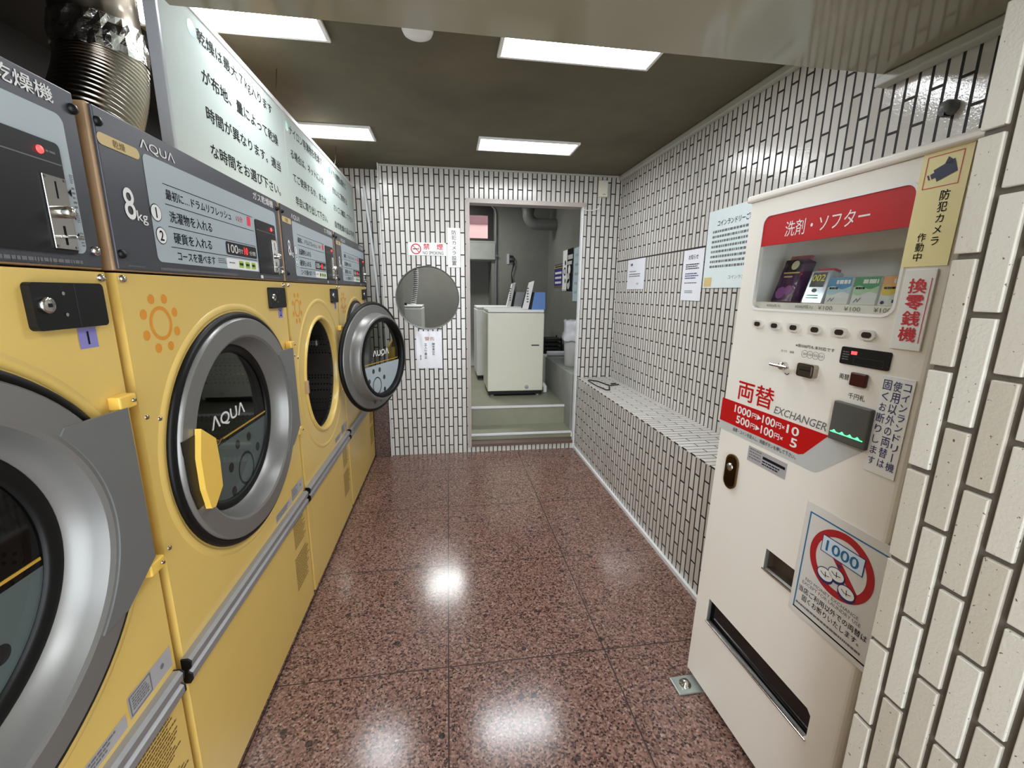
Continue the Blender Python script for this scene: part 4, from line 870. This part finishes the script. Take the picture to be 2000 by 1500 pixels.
def p_soap(top, mid, foot=None):
    def f(w_, h_, d_):
        b = B().box(0, 0, 0, w_, d_, h_, mat('soap_white', (226, 230, 226), 0.4), 0.001)
        wave = [(w_ * i / 12, h_ * 0.62 + 0.004 * math.sin(i * 0.6)) for i in range(13)]
        b.poly(wave + [(w_, h_ * 0.99), (0, h_ * 0.99)], -0.0005, top); wave2 = [(w_ * i / 12, h_ * 0.40 - 0.004 * math.sin(i * 0.55)) for i in range(13)]
        b.poly(wave2 + wave[::-1], -0.0004, mid)
        b.add([(0.001, 0.001, h_ + 0.0004), (w_ - 0.001, 0.001, h_ + 0.0004), (w_ - 0.001, d_ - 0.001, h_ + 0.0004), (0.001, d_ - 0.001, h_ + 0.0004)], [(0, 1, 2, 3)], top)
        b.lines(w_ * 0.35, h_ * 0.74, w_ * 0.95, h_ * 0.9, 1, -0.0008, 'white', 0.9, 0.05).lines(0.006, h_ * 0.55, w_ * 0.5, h_ * 0.63, 1, -0.0008, 'ink', 0.9, 0.1)
        if foot: b.rect(w_ * 0.45, h_ * 0.10, w_ * 0.95, h_ * 0.2, -0.0006, foot).disc(w_ * 0.15, h_ * 0.1, 0.004, -0.0006, foot, 12)
        else: b.tube([(w_ * 0.15, -0.0006, h_ * 0.08), (w_ * 0.25, -0.0006, h_ * 0.22), (w_ * 0.3, -0.0006, h_ * 0.1), (w_ * 0.4, -0.0006, h_ * 0.25)], 0.0006, 'greyink', 4)
        return b
    return f
product('detergent_packet', 'pale blue detergent box between the silver and green packets', 0.267, 0.062, 0.064, 0.03, 6, p_soap(mat('soap_blue', (72, 142, 190), 0.4), mat('soap_ltblue', (176, 214, 226), 0.4)))
product('detergent_packet', 'green topped detergent box fourth in the display window', 0.336, 0.060, 0.064, 0.03, 6, p_soap(mat('soap_green', (64, 150, 92), 0.4), mat('soap_ltgreen', (178, 212, 172), 0.4)))
product('detergent_packet', 'orange and yellow detergent box at the right end of the display window', 0.402, 0.066, 0.064, 0.03, 6, p_soap(mat('soap_orange', (232, 164, 84), 0.4), mat('soap_yellow', (226, 200, 74), 0.4), 'navy'))
# cards stuck on the front
CAMERA_ICON = ([(0.497, 1.581), (0.529, 1.594), (0.5375, 1.571), (0.506, 1.559)], [(0.514, 1.588), (0.518, 1.5995), (0.527, 1.592), (0.526, 1.586)], [(0.4925, 1.574), (0.499, 1.5765), (0.503, 1.567), (0.4965, 1.565)], [(0.4875, 1.573), (0.490, 1.574), (0.494, 1.565), (0.4915, 1.564)])
cs_ = tag(B().box(0.474, -0.0022, 1.407, 0.5555, -0.0008, 1.615, 'paleyellow').build('camera_card', matrix=VM), 'pale yellow card with a camera picture at the top right of the vending machine', 'sign')
b = B(); y = -0.0026
b.frame(0.483, 1.549, 0.5425, 1.606, 0.0014, y, 'redink')
for q_ in CAMERA_ICON: b.poly(q_, y, mat('navy_print', (24, 28, 66), 0.5))
b.vtext('防犯カメラ', 0.5255, 1.442, 1.543, y, 'ink', 0.0155, 0.012).vtext('作動中', 0.5015, 1.416, 1.470, y, 'ink', 0.0145, 0.012); b.build('lettering', cs_)
k1 = tag(B().box(0.487, -0.004, 1.247, 0.544, -0.0008, 1.402, 'whitep', 0.0012).build('change_machine_plate', matrix=VM), 'white plate with large red upright characters under the yellow camera card', 'sign')
B().vtext('換零銭機', 0.5155, 1.262, 1.386, -0.0046, 'redink', 0.032, 0.03).rect(0.5372, 1.262, 0.5386, 1.385, -0.0046, 'redink').build('lettering', k1)
k2 = tag(B().box(0.486, -0.0022, 0.983, 0.55, -0.0008, 1.191, 'whitep', 0.0004).build('usage_plate', matrix=VM), 'white plate with three upright navy lines right of the banknote reader', 'sign')
B().vtext('コインランドリー機', 0.5375, 0.997, 1.184, -0.0026, 'navy', 0.0165, 0.008).vtext('使用以外の両替は', 0.5185, 0.997, 1.184, -0.0026, 'navy', 0.0165, 0.008).vtext('固くお断りします', 0.4985, 0.997, 1.184, -0.0026, 'navy', 0.0165, 0.008).build('lettering', k2)
# laminated poster, flat on the front and lapping past its rounded edge
k3 = tag(B().box(0.372, -0.0022, 0.548, 0.578, -0.0008, 0.850, mat('laminate', (224, 222, 218), 0.12, noise=0.01)).build('money_exchange_poster', matrix=VM), 'laminated poster with red ban ring over a banknote and coins', 'poster')
b = B(); y = -0.0026
for q in ((0.384, 0.825, 0.578, 0.8285, 'blueline'), (0.384, 0.566, 0.3875, 0.825, 'blueline'), (0.384, 0.562, 0.578, 0.566, 'ink')): b.rect(*q[:4], y, q[4])
b.ring(0.481, 0.742, 0.063, 0.080, y, mat('ban_red', (178, 32, 40), 0.5), 56)
a = math.radians(-45); ca, sa = math.cos(a), math.sin(a)
b.add([(0.481 + u_ * ca - v_ * sa, y, 0.742 + u_ * sa + v_ * ca) for u_, v_ in ((-0.066, -0.008), (0.066, -0.008), (0.066, 0.008), (-0.066, 0.008))], [(0, 1, 2, 3)], mat('ban_red', (178, 32, 40), 0.5))
b.rect(0.428, 0.750, 0.534, 0.793, y - 0.0003, 'navy').rect(0.430, 0.752, 0.532, 0.791, y - 0.0006, 'paleblue').text('1000', 0.441, 0.758, 0.521, 0.784, y - 0.0009, 'blueline', 0.02, 3)
b.poly([(0.472, 0.744), (0.488, 0.744), (0.480, 0.736)], y - 0.0006, 'navy')
for cx, cz in ((0.452, 0.700), (0.508, 0.692), (0.478, 0.717)):
    b.disc(cx, cz - 0.005, 0.0215, y - 0.0005, 'navy', 28, 0.0165).disc(cx, cz, 0.0215, y - 0.0008, 'navy', 28, 0.0165).disc(cx, cz, 0.0195, y - 0.0011, 'white', 28, 0.0145)
    b.tube([(cx - 0.012, y - 0.0013, cz + 0.002), (cx - 0.003, y - 0.0013, cz - 0.003), (cx + 0.011, y - 0.0013, cz + 0.001)], 0.0007, 'ink', 4).tube([(cx, y - 0.0013, cz + 0.007), (cx + 0.002, y - 0.0013, cz - 0.006)], 0.0007, 'ink', 4)
b.text('NO MONEY EXCHANGE', 0.405, 0.650, 0.545, 0.6585, y, 'greyink').text('EXCEPT FOR LAUNDRY USE', 0.398, 0.638, 0.552, 0.6465, y, 'greyink')
b.text('当店ご利用以外での両替は', 0.392, 0.615, 0.570, 0.631, y, 'ink', 0.012).text('固くお断りいたします。', 0.405, 0.594, 0.556, 0.610, y, 'ink', 0.012).lines(0.39, 0.577, 0.566, 0.583, 1, y, 'greyink', 0.9, 0.02); b.build('artwork', k3)
